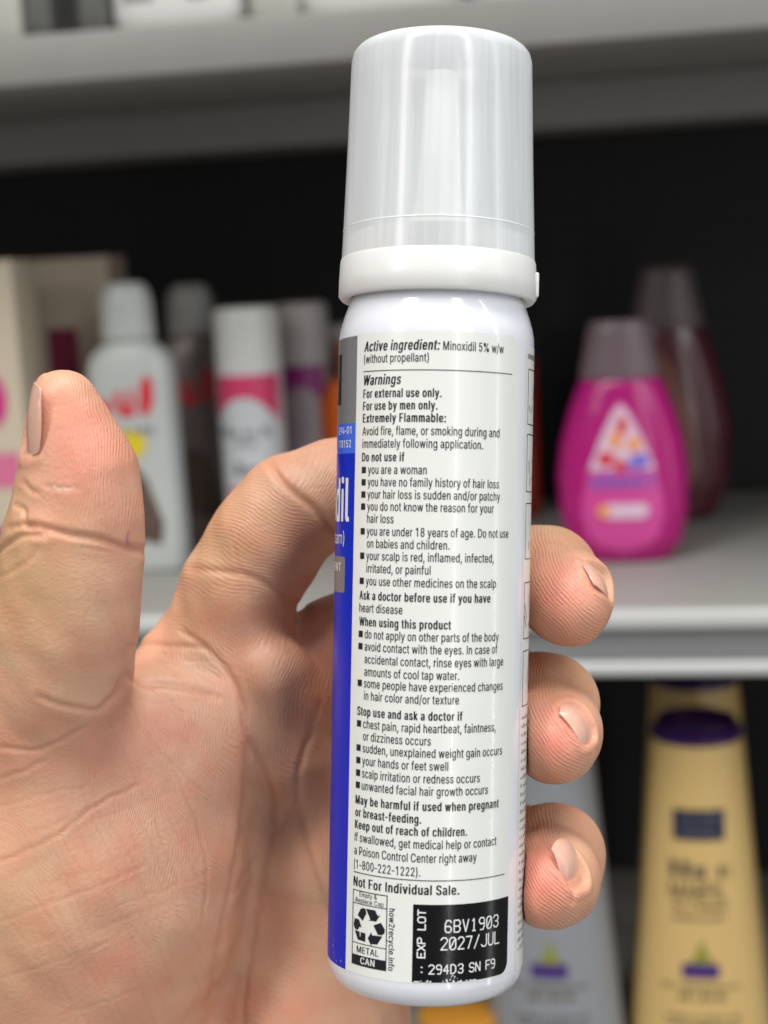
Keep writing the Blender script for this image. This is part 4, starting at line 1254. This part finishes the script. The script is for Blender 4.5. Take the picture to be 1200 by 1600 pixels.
# creases: (polyline in photo pixels, half width px, depth mm, redness, max depth of field it may touch)
CR = [
    # thumb joint
    ([(20, 826), (45, 822), (75, 827), (125, 837), (162, 846), (195, 856), (222, 860)], 6, 0.95, 0.7, 275),
    ([(120, 852), (165, 862), (210, 872)], 4, 0.25, 0.2, 275),
    ([(66, 758), (85, 763), (105, 766), (128, 762)], 3, 0.25, 0.25, 275),
    ([(-5, 868), (18, 848), (42, 838), (70, 836)], 5, 0.9, 0.3, 275),
    ([(26, 790), (42, 800), (40, 820), (52, 826)], 4, 0.7, 0.3, 275),
    ([(36, 752), (48, 766), (62, 772)], 4, 0.55, 0.2, 275),
    ([(0, 905), (40, 880), (60, 858)], 4, 0.3, 0.1, 275),
    # nail fold of the thumb
    ([(40, 606), (56, 612), (62, 624), (62, 660), (58, 690), (50, 712)], 3, 0.5, 0.3, 270),
    # base of thumb
    ([(61, 1087), (103, 1103), (149, 1110), (175, 1090), (190, 1062)], 5, 0.55, 0.7, 300),
    ([(0, 1166), (61, 1171), (107, 1152), (135, 1135)], 4, 0.4, 0.5, 300),
    ([(0, 1215), (35, 1205), (70, 1190)], 4, 0.25, 0.3, 300),
    # web
    ([(196, 1054), (215, 1066), (260, 1070), (299, 1078), (340, 1090)], 6, 0.8, 0.7, 330),
    ([(205, 1012), (240, 1006), (289, 1010), (322, 1014)], 5, 0.5, 0.5, 330),
    ([(233, 1073), (270, 1098), (290, 1120)], 3, 0.35, 0.3, 330),
    # life line and thenar fold
    ([(285, 985), (322, 1012), (355, 1049), (376, 1096), (387, 1152), (415, 1208), (425, 1255), (427, 1311), (411, 1376), (397, 1451), (383, 1560), (380, 1640)], 5, 0.6, 0.6, 340),
    ([(387, 1165), (385, 1205), (380, 1255), (369, 1348), (355, 1423), (336, 1507), (322, 1600)], 6, 0.5, 0.25, 340),
    ([(495, 1100), (483, 1150), (471, 1189), (467, 1255), (485, 1329), (513, 1404), (535, 1460)], 6, 0.6, 0.45, 340),
    ([(467, 1255), (445, 1290), (429, 1313)], 4, 0.4, 0.5, 340),
    ([(365, 1400), (395, 1350), (412, 1330)], 4, 0.3, 0.3, 340),
    # thenar lines
    ([(0, 1348), (45, 1325), (93, 1301), (150, 1260), (219, 1227)], 3.5, 0.30, 0.55, 340),
    ([(0, 1440), (80, 1412), (160, 1380), (230, 1350)], 3, 0.18, 0.35, 340),
    ([(0, 1262), (80, 1238), (140, 1225)], 3, 0.15, 0.3, 340),
    ([(201, 1100), (225, 1140), (261, 1189), (303, 1273), (322, 1360), (318, 1440)], 3, 0.3, 0.4, 340),
    ([(165, 1120), (200, 1190), (245, 1290), (280, 1380)], 2.5, 0.18, 0.25, 340),
    ([(120, 1290), (160, 1380), (215, 1480)], 2.5, 0.16, 0.25, 340),
    ([(250, 1170), (290, 1215), (320, 1240)], 2.5, 0.2, 0.25, 340),
    ([(40, 1380), (110, 1480), (170, 1560)], 2.5, 0.14, 0.2, 340),
    ([(0, 1420), (60, 1500), (100, 1580)], 2.5, 0.14, 0.2, 340),
    ([(0, 1530), (90, 1500), (170, 1475)], 2.5, 0.14, 0.25, 340),
    ([(140, 1225), (180, 1320), (240, 1420), (270, 1500)], 2.5, 0.12, 0.2, 340),
    # index finger
    ([(424, 728), (432, 741), (445, 757), (472, 780), (497, 800), (522, 834), (535, 860)], 6, 1.2, 0.6, 320),
    ([(300, 890), (360, 893), (400, 905), (435, 925), (467, 947), (480, 956)], 6, 0.5, 0.5, 320),
    ([(363, 850), (372, 880), (390, 910), (400, 960)], 2.5, 0.15, 0.2, 320),
    ([(425, 980), (432, 950), (436, 930)], 2, 0.15, 0.2, 320),
    ([(442, 985), (448, 962), (452, 945)], 2, 0.15, 0.2, 320),
    # nail folds on the three fingertips
    ([(896, 868), (915, 876), (940, 905), (952, 935)], 3, 0.35, 0.2, 300),
    ([(872, 1104), (882, 1112), (900, 1128), (920, 1150), (930, 1172)], 3.5, 0.55, 0.25, 300),
    ([(846, 1314), (858, 1322), (872, 1340), (886, 1366), (894, 1390), (896, 1410)], 4, 0.7, 0.25, 300),
]
rl = random.Random(5)
for k in range(26):            # long fine lines running down the ball of the thumb
    a0, b0 = rl.uniform(0, 300), rl.uniform(1190, 1520)
    ang = math.radians(rl.uniform(55, 68))
    L_ = rl.uniform(90, 260)
    bend = rl.uniform(-12, 12)
    CR.append(([(a0 + math.cos(ang) * L_ * t + bend * t * (1 - t) * 4, b0 + math.sin(ang) * L_ * t) for t in (0, 0.25, 0.5, 0.75, 1)], 2.4, rl.uniform(0.05, 0.11), rl.uniform(0.15, 0.4), 340))
for k in range(12):            # and the ones crossing them
    a0, b0 = rl.uniform(-40, 200), rl.uniform(1250, 1600)
    ang = math.radians(rl.uniform(-30, -18))
    L_ = rl.uniform(80, 220)
    CR.append(([(a0 + math.cos(ang) * L_ * t, b0 + math.sin(ang) * L_ * t + 8 * t * (1 - t)) for t in (0, 0.33, 0.66, 1)], 2.8, rl.uniform(0.04, 0.11), rl.uniform(0.2, 0.5), 340))
for k in range(16):            # wrinkles in the web and below the index finger
    a0, b0 = rl.uniform(215, 330), rl.uniform(990, 1120)
    ang = math.radians(rl.uniform(-5, 40))
    L_ = rl.uniform(30, 90)
    CR.append(([(a0 + math.cos(ang) * L_ * t, b0 + math.sin(ang) * L_ * t) for t in (0, 0.5, 1)], 2.4, rl.uniform(0.06, 0.13), rl.uniform(0.1, 0.4), 340))
for k in range(14):            # short wrinkles on the lower thumb
    a0, b0 = rl.uniform(0, 170), rl.uniform(870, 1060)
    ang = math.radians(rl.uniform(-28, -8) if a0 < 60 else rl.uniform(60, 110))
    L_ = rl.uniform(30, 90)
    CR.append(([(a0 + math.cos(ang) * L_ * t, b0 + math.sin(ang) * L_ * t) for t in (0, 0.5, 1)], 2.4, rl.uniform(0.05, 0.13), rl.uniform(0.05, 0.2), 285))
disp = np.zeros(nV)
red = np.zeros(nV)


def polydist(pl, u, v):
    best = np.full(len(u), 1e9)
    for (ax_, ay), (bx, by) in zip(pl[:-1], pl[1:]):
        dx, dy = bx - ax_, by - ay
        t = np.clip(((u - ax_) * dx + (v - ay) * dy) / (dx * dx + dy * dy), 0, 1)
        best = np.minimum(best, np.hypot(u - ax_ - t * dx, v - ay - t * dy))
    return best


wob = 3.0 * np.sin(U_ * 0.045 + W_ * 0.03) + 1.6 * np.sin(U_ * 0.11 - W_ * 0.13)
for (pl, sg, dp, rd, dmax) in CR:
    us, vs2 = [p[0] for p in pl], [p[1] for p in pl]
    sel = np.where((U_ > min(us) - 40) & (U_ < max(us) + 40) & (W_ > min(vs2) - 40) & (W_ < max(vs2) + 40) & (V[:, 2] < dmax) & (facing > -0.15))[0]
    if not len(sel):
        continue
    if len(pl) > 2:
        pl = [tuple(q)[:2] for q in smooth_profile(pl, 4)]
    dd = polydist(pl, U_[sel] + wob[sel] * 0.5, W_[sel] + wob[sel] * 0.5)
    # fade towards both ends of the line
    e0 = np.hypot(U_[sel] - us[0], W_[sel] - vs2[0])
    e1 = np.hypot(U_[sel] - us[-1], W_[sel] - vs2[-1])
    fd = np.clip(np.minimum(e0, e1) / (4 * sg) + 0.35, 0, 1)
    g = np.exp(-(dd / sg) ** 2) * fd
    g2 = np.exp(-(dd / (sg * 3.2)) ** 2) * fd
    disp[sel] -= 0.8 * dp * (g - 0.38 * g2)
    red[sel] = np.maximum(red[sel], rd * np.exp(-(dd / (sg * 1.1)) ** 2) * fd)
V = V + N * np.clip(disp, -1.5, 0.7)[:, None]
V = relax(V, 1, 0.25)
N = vnormals(V)
facing = -N[:, 2]


# fingernails: (u, v, outward normal or None, finger direction, width, length, radius, lift); camera axes x right, y up, z to viewer
NAILS = [(46, 656, (-0.975, 0.03, 0.22), (0.03, 1.0, 0.1), 12.0, 13.0, 7.4, 0.05),
         (943, 903, (0.84, 0.53, 0.12), (0.30, -0.58, 0.76), 8.8, 7.4, 6.2, -0.25),
         (908, 1128, (0.74, 0.52, 0.42), (-0.40, -0.15, 0.90), 9.4, 6.6, 6.4, 0.05),
         (892, 1352, (0.80, 0.20, 0.56), (-0.56, -0.06, 0.82), 10.2, 6.4, 6.6, 0.05)]
VC = np.stack([V[:, 0], V[:, 1], -V[:, 2]], 1)
NC = np.stack([N[:, 0], N[:, 1], -N[:, 2]], 1)
NF = []
for (u, v, nr, lg, wd, ln, rc, lift) in NAILS:
    n = np.array(nr) / np.linalg.norm(nr)
    dpx = np.hypot(U_ - u, W_ - v)
    near = np.where((dpx < 16) & (facing > -0.2))[0]
    near = near[V[near, 2] < V[near, 2].min() + 6]
    C = VC[near].mean(0)
    L = np.array(lg) - n * np.dot(lg, n)
    L /= np.linalg.norm(L)
    T = np.cross(L, n)
    # outermost flesh below the nail decides its height
    r = VC - C
    a, b, h = r @ T / (wd / 2), r @ L / (ln / 2), r @ n
    m = (np.abs(a) < 0.5) & (np.abs(b) < 0.6) & (np.abs(h) < 5) & (NC @ n > 0.2)
    C = C + n * (np.percentile(h[m], 60) + lift if m.any() else 0.0)
    NF.append((C, n, L, T, wd, ln, rc))
    r = VC - C
    x, y, h = r @ T, r @ L, r @ n
    plate = rc * (np.cos(np.clip(x / rc, -1.4, 1.4)) - 1) - np.where(y > 0, 1.0, 0.5) * (y / (ln / 2)) ** 2
    e = ((np.abs(x) / (rc * math.sin(wd / 2 / rc))) ** 3.6 + (np.abs(y) / (ln / 2)) ** 3.6) ** (1 / 3.6)
    wgt = np.clip((0.97 - e) / 0.10, 0, 1) * (np.abs(h) < 5) * (NC @ n > -0.1)
    ex = h - (plate - 0.22)
    mv = np.clip(ex, 0, 1.1) * wgt
    V = V - np.stack([n[0] * mv, n[1] * mv, -n[2] * mv], 1)
    # a soft wall of skin round the nail
    wall = np.exp(-((e - 1.16) / 0.12) ** 2) * (np.abs(h) < 3) * (NC @ n > 0.0) * 0.22
    V = V + N * wall[:, None]
    VC = np.stack([V[:, 0], V[:, 1], -V[:, 2]], 1)
V = relax(V, 1, 0.2)
N = vnormals(V)
facing = -N[:, 2]


# ridge pattern: phase in ridges, amplitude
def blob(cu, cv, ru, rv):
    return np.exp(-(((U_ - cu) / ru) ** 2 + ((W_ - cv) / rv) ** 2))


warp = 9 * np.sin(U_ * 0.021 + 0.6) * np.sin(W_ * 0.017) + 5 * np.sin(U_ * 0.05 + W_ * 0.041)
PER = 5.6


def sstep(x, a, b):
    t = np.clip((x - a) / (b - a), 0, 1)
    return t * t * (3 - 2 * t)


phase = (np.hypot(U_ + 1300, (W_ - 1750) * 0.8) + 2.2 * warp) / PER                  # palm: long sloping arcs
amp = (0.62 + 0.2 * np.sin(U_ * 0.012 + 1) * np.sin(W_ * 0.015)) * (0.25 + 0.75 * np.clip(sstep(U_ + 0.5 * (1300 - W_), 120, 320), 0, 1))
isthumb = (V[:, 2] < 283) & (U_ < 224) & (W_ < 1090)
amp = amp * (1 - sstep(300 - U_, 0, 70) * sstep(1150 - W_, 0, 60) * (V[:, 2] < 300))
amp = amp * (1 - 0.45 * sstep(W_, 1250, 1400) * sstep(U_, 340, 420))
tip_w = isthumb * (1 - sstep(W_, 800, 850))
ph_t = (np.hypot((U_ - 10) * 1.0, (W_ - 720) * 0.55) + 0.8 * warp) / 5.4
ph_t2 = (W_ + 0.12 * U_ + 1.2 * warp) / 6.4
phase = np.where(isthumb & (W_ < 850), ph_t, phase)
phase = np.where(isthumb & (W_ >= 850), ph_t2, phase)
amp = np.where(isthumb, 0.10 + 0.75 * tip_w * sstep(U_, 75, 165), amp)
amp = np.where(isthumb, amp * sstep(np.abs(W_ - 850), 0, 14) * sstep(1090 - W_, 0, 60), amp)
isidx = (W_ < 950) & (U_ > 240) & (U_ < 760) & (V[:, 2] > 280)
phase = np.where(isidx, (W_ * 0.96 - U_ * 0.28 + 0.9 * warp) / 6.0, phase)
amp = np.where(isidx, 0.6, amp)
isidx2 = isidx & (polydist([(424, 728), (445, 757), (472, 780), (497, 800), (535, 850)], U_, W_) < 400) & ((W_ - 735) < 0.95 * (U_ - 430))
phase = np.where(isidx2, (np.hypot(U_ - 250, (W_ - 560)) + warp) / 6.2, phase)
cre = polydist([(424, 728), (445, 757), (472, 780), (497, 800), (535, 850)], U_, W_)
amp = np.where(isidx, amp * sstep(cre, 2, 22) * sstep(np.abs(W_ - 950), 0, 30), amp)
isip = (U_ > 340) & (U_ < 560) & (W_ >= 950) & (W_ < 1180)
wi = sstep(U_, 350, 400) * sstep(1180 - W_, 0, 70) * sstep(W_, 950, 985)
phase = np.where(isip & (wi > 0.5), (np.hypot(U_ - 640, (W_ - 1130) * 0.8) + warp) / PER, phase)
amp = np.where(isip, amp * np.abs(wi - 0.5) * 2, amp)
amp = amp * np.where((np.abs(W_ - 950) < 30) & (U_ > 240) & (U_ < 560) & ~isthumb, sstep(np.abs(W_ - 950), 0, 30), 1)
for (v0, v1, cu, cv) in ((780, 1008, 985, 820), (1008, 1240, 960, 1060), (1240, 1480, 960, 1270)):
    m_ = (U_ > 770) & (W_ > v0) & (W_ <= v1)
    phase = np.where(m_, (np.hypot(U_ - cu, (W_ - cv) * 0.9) + 0.4 * warp) / 5.2, phase)
    pad_ = np.clip((cu - 92 - (W_ - cv) * -0.35 - U_) / 30 + 0.6, 0, 1)
    amp = np.where(m_, np.clip(0.08 + 0.75 * pad_, 0, 1), amp)

# skin colour from its own pigment: palm, pinker pads, tanner back of the thumb
blotch = 0.5 + 0.5 * np.sin(U_ * 0.019 + 2.1 * np.sin(W_ * 0.013)) * np.sin(W_ * 0.023 + 1.7 * np.sin(U_ * 0.011))
base = np.array([0.650, 0.375, 0.240]) + blotch[:, None] * np.array([0.0, -0.032, -0.022])
pink = np.array([0.655, 0.235, 0.165])
tan = np.array([0.545, 0.330, 0.165])
crs = np.array([0.460, 0.190, 0.105])
kp = np.clip(0.75 * blob(120, 700, 85, 110) + 0.35 * blob(180, 1180, 150, 70) + 0.9 * blob(885, 930, 55, 60) + 1.0 * blob(868, 1150, 48, 62)
             + 1.0 * blob(848, 1370, 48, 68) + 0.25 * blob(300, 1560, 200, 80) + 0.25 * blob(500, 1000, 60, 60), 0, 1)
kt = np.clip(0.9 * blob(0, 900, 110, 120) + 0.6 * blob(330, 830, 60, 110) + 0.2 * blob(925, 1330, 26, 90) + 0.5 * blob(905, 1050, 60, 26)
             + 0.5 * blob(870, 835, 60, 22) + 0.3 * blob(0, 1500, 80, 200), 0, 1) * (1 - kp)
colr = base + (pink - base) * kp[:, None] + (tan - base) * kt[:, None]
colr = colr + (crs - colr) * np.clip(red * 0.42, 0, 1)[:, None]
pen = np.exp(-(polydist([(200, 832), (197, 842), (200, 850)], U_, W_) / 2.2) ** 2) * isthumb
colr = colr + (np.array([0.10, 0.06, 0.20]) - colr) * (0.5 * pen)[:, None]
dry = np.exp(-(polydist([(86, 761), (98, 766), (118, 762)], U_ + 2, W_) / 1.8) ** 2) * isthumb
colr = colr + (np.array([0.8, 0.66, 0.5]) - colr) * (0.75 * dry)[:, None]

ORG = np.array([P3(330, 1700, 312)[0], P3(330, 1700, 312)[1], 312.0])
loc = (V - ORG) / 1000.0
verts = np.stack([loc[:, 0], loc[:, 1], -loc[:, 2]], 1)
Qf = Q[:, ::-1]                      # depth axis was mirrored


def skin():
    m = bpy.data.materials.new('skin')
    m.use_nodes = True
    nt = m.node_tree
    b = nt.nodes['Principled BSDF']
    l = nt.links.new
    col_ = nt.nodes.new('ShaderNodeAttribute')
    col_.attribute_name = 'tint'
    ph = nt.nodes.new('ShaderNodeAttribute')
    ph.attribute_name = 'ridge_phase'
    am = nt.nodes.new('ShaderNodeAttribute')
    am.attribute_name = 'ridge_amp'
    tc = nt.nodes.new('ShaderNodeTexCoord')
    n1 = nt.nodes.new('ShaderNodeTexNoise')
    n1.inputs['Scale'].default_value = 140
    n1.inputs['Detail'].default_value = 5
    n2 = nt.nodes.new('ShaderNodeTexNoise')
    n2.inputs['Scale'].default_value = 1500
    n2.inputs['Detail'].default_value = 3
    vo = nt.nodes.new('ShaderNodeTexVoronoi')
    vo.feature = 'DISTANCE_TO_EDGE'
    vo.inputs['Scale'].default_value = 620
    for n in (n1, n2, vo):
        l(tc.outputs['Object'], n.inputs['Vector'])
    # mottling
    mr = nt.nodes.new('ShaderNodeMapRange')
    mr.inputs['From Min'].default_value = 0.3
    mr.inputs['From Max'].default_value = 0.7
    mr.inputs['To Min'].default_value = 0.87
    mr.inputs['To Max'].default_value = 1.08
    l(n1.outputs['Fac'], mr.inputs['Value'])
    mx = nt.nodes.new('ShaderNodeVectorMath')
    mx.operation = 'MULTIPLY'
    cmb = nt.nodes.new('ShaderNodeCombineXYZ')
    cmb.inputs[0].default_value = 1.0
    l(mr.outputs[0], cmb.inputs[1])
    l(mr.outputs[0], cmb.inputs[2])
    l(col_.outputs['Color'], mx.inputs[0])
    l(cmb.outputs[0], mx.inputs[1])
    l(mx.outputs[0], b.inputs['Base Color'])
    # ridges
    mu = nt.nodes.new('ShaderNodeMath')
    mu.operation = 'MULTIPLY'
    mu.inputs[1].default_value = 2 * math.pi
    si = nt.nodes.new('ShaderNodeMath')
    si.operation = 'SINE'
    l(ph.outputs['Fac'], mu.inputs[0])
    nadd = nt.nodes.new('ShaderNodeMath')
    nadd.operation = 'MULTIPLY_ADD'
    nadd.inputs[1].default_value = 9.0
    n3 = nt.nodes.new('ShaderNodeTexNoise')
    n3.inputs['Scale'].default_value = 260
    l(tc.outputs['Object'], n3.inputs['Vector'])
    l(n3.outputs['Fac'], nadd.inputs[0])
    l(mu.outputs[0], nadd.inputs[2])
    l(nadd.outputs[0], si.inputs[0])
    ra = nt.nodes.new('ShaderNodeMath')
    ra.operation = 'MULTIPLY'
    n4 = nt.nodes.new('ShaderNodeTexNoise')        # ridges fade in and out in patches
    n4.inputs['Scale'].default_value = 420
    n4.inputs['Detail'].default_value = 2
    l(tc.outputs['Object'], n4.inputs['Vector'])
    m4 = nt.nodes.new('ShaderNodeMapRange')
    m4.inputs['From Min'].default_value = 0.36
    m4.inputs['From Max'].default_value = 0.62
    m4.inputs['To Min'].default_value = 0.3
    m4.inputs['To Max'].default_value = 1.15
    l(n4.outputs['Fac'], m4.inputs['Value'])
    m5 = nt.nodes.new('ShaderNodeMath')
    m5.operation = 'MULTIPLY'
    l(m4.outputs[0], m5.inputs[0])
    l(am.outputs['Fac'], m5.inputs[1])
    l(si.outputs[0], ra.inputs[0])
    l(m5.outputs[0], ra.inputs[1])
    b1 = nt.nodes.new('ShaderNodeBump')
    b1.inputs['Strength'].default_value = 0.6
    b1.inputs['Distance'].default_value = 0.00007
    l(ra.outputs[0], b1.inputs['Height'])
    b2 = nt.nodes.new('ShaderNodeBump')
    b2.inputs['Strength'].default_value = 0.5
    b2.inputs['Distance'].default_value = 0.00016
    l(n2.outputs['Fac'], b2.inputs['Height'])
    l(b1.outputs['Normal'], b2.inputs['Normal'])
    b3 = nt.nodes.new('ShaderNodeBump')
    b3.inputs['Strength'].default_value = 0.28
    b3.inputs['Distance'].default_value = 0.0002
    l(vo.outputs['Distance'], b3.inputs['Height'])
    l(b2.outputs['Normal'], b3.inputs['Normal'])
    l(b3.outputs['Normal'], b.inputs['Normal'])
    b.inputs['Roughness'].default_value = 0.44
    b.inputs['Specular IOR Level'].default_value = 0.45
    b.inputs['Subsurface Weight'].default_value = 0.15
    b.inputs['Subsurface Radius'].default_value = (0.0028, 0.0011, 0.0006)
    b.inputs['Subsurface Scale'].default_value = 1.0
    return m


me = bpy.data.meshes.new('hand')
me.vertices.add(nV)
me.vertices.foreach_set('co', verts.astype(np.float32).ravel())
me.loops.add(len(Qf) * 4)
me.loops.foreach_set('vertex_index', Qf.astype(np.int32).ravel())
me.polygons.add(len(Qf))
me.polygons.foreach_set('loop_start', np.arange(0, len(Qf) * 4, 4, dtype=np.int32))
me.update(calc_edges=True)
me.validate()
me.polygons.foreach_set('use_smooth', np.ones(len(me.polygons), bool))
# drop stray islands
a_ = me.attributes.new('tint', 'FLOAT_COLOR', 'POINT')
a_.data.foreach_set('color', np.concatenate([np.clip(colr, 0, 1), np.ones((nV, 1))], 1).astype(np.float32).ravel())
a_ = me.attributes.new('ridge_phase', 'FLOAT', 'POINT')
a_.data.foreach_set('value', phase.astype(np.float32))
a_ = me.attributes.new('ridge_amp', 'FLOAT', 'POINT')
a_.data.foreach_set('value', amp.astype(np.float32))
hand = bpy.data.objects.new('hand', me)
COL.objects.link(hand)
me.materials.append(skin())
hand_org = Vector((ORG[0] / 1000, ORG[1] / 1000, -ORG[2] / 1000))
hand.matrix_world = Matrix.Translation(CAM + R3 @ hand_org) @ R3.to_4x4()
hand['label'] = 'left hand, palm to the viewer, thumb up and fingers curled round the can'
hand['category'] = 'hand'

M_NAIL = mat('nail', (0.66, 0.385, 0.295), 0.28, 0.5, 0.06, 700, 0.3)
M_NAIL.node_tree.nodes['Principled BSDF'].inputs['Subsurface Weight'].default_value = 0.2
M_NAIL.node_tree.nodes['Principled BSDF'].inputs['Subsurface Radius'].default_value = (0.002, 0.001, 0.0006)
for (C_, n_, L_, T_, wd, ln, rc) in NF:
    C_ = Vector(C_) - Vector((ORG[0], ORG[1], -ORG[2]))
    n_, L_, T_ = Vector(n_), Vector(L_), Vector(T_)
    g = 16
    v_, f_ = [], []
    for lay in (0, 1):
        for i in range(g + 1):
            for j in range(g + 1):
                a, b = i / g * 2 - 1, j / g * 2 - 1
                # round the square grid to a nail-shaped outline
                aa = a * math.sqrt(max(0, 1 - 0.34 * b * b)) * (1 - 0.05 * b)
                bb = b * math.sqrt(max(0, 1 - 0.30 * a * a))
                phi = aa * wd / (2 * rc)
                p = C_ + L_ * (bb * ln / 2) + T_ * (rc * math.sin(phi)) + n_ * (rc * (math.cos(phi) - 1) - (1.0 if bb > 0 else 0.5) * bb * bb - lay * 0.25)
                v_.append(p * 0.001)
    m = g + 1
    for i in range(g):
        for j in range(g):
            q = (i * m + j, (i + 1) * m + j, (i + 1) * m + j + 1, i * m + j + 1)
            f_.append(q)
            f_.append(tuple(x + m * m for x in q[::-1]))
    rim = [i * m for i in range(g)] + [g * m + j for j in range(g)] + [i * m + g for i in range(g, 0, -1)] + [j for j in range(g, 0, -1)]
    for a, b in zip(rim, rim[1:] + rim[:1]):
        f_.append((a, a + m * m, b + m * m, b))
    obj('fingernail', v_, f_, M_NAIL, hand, True, 50)
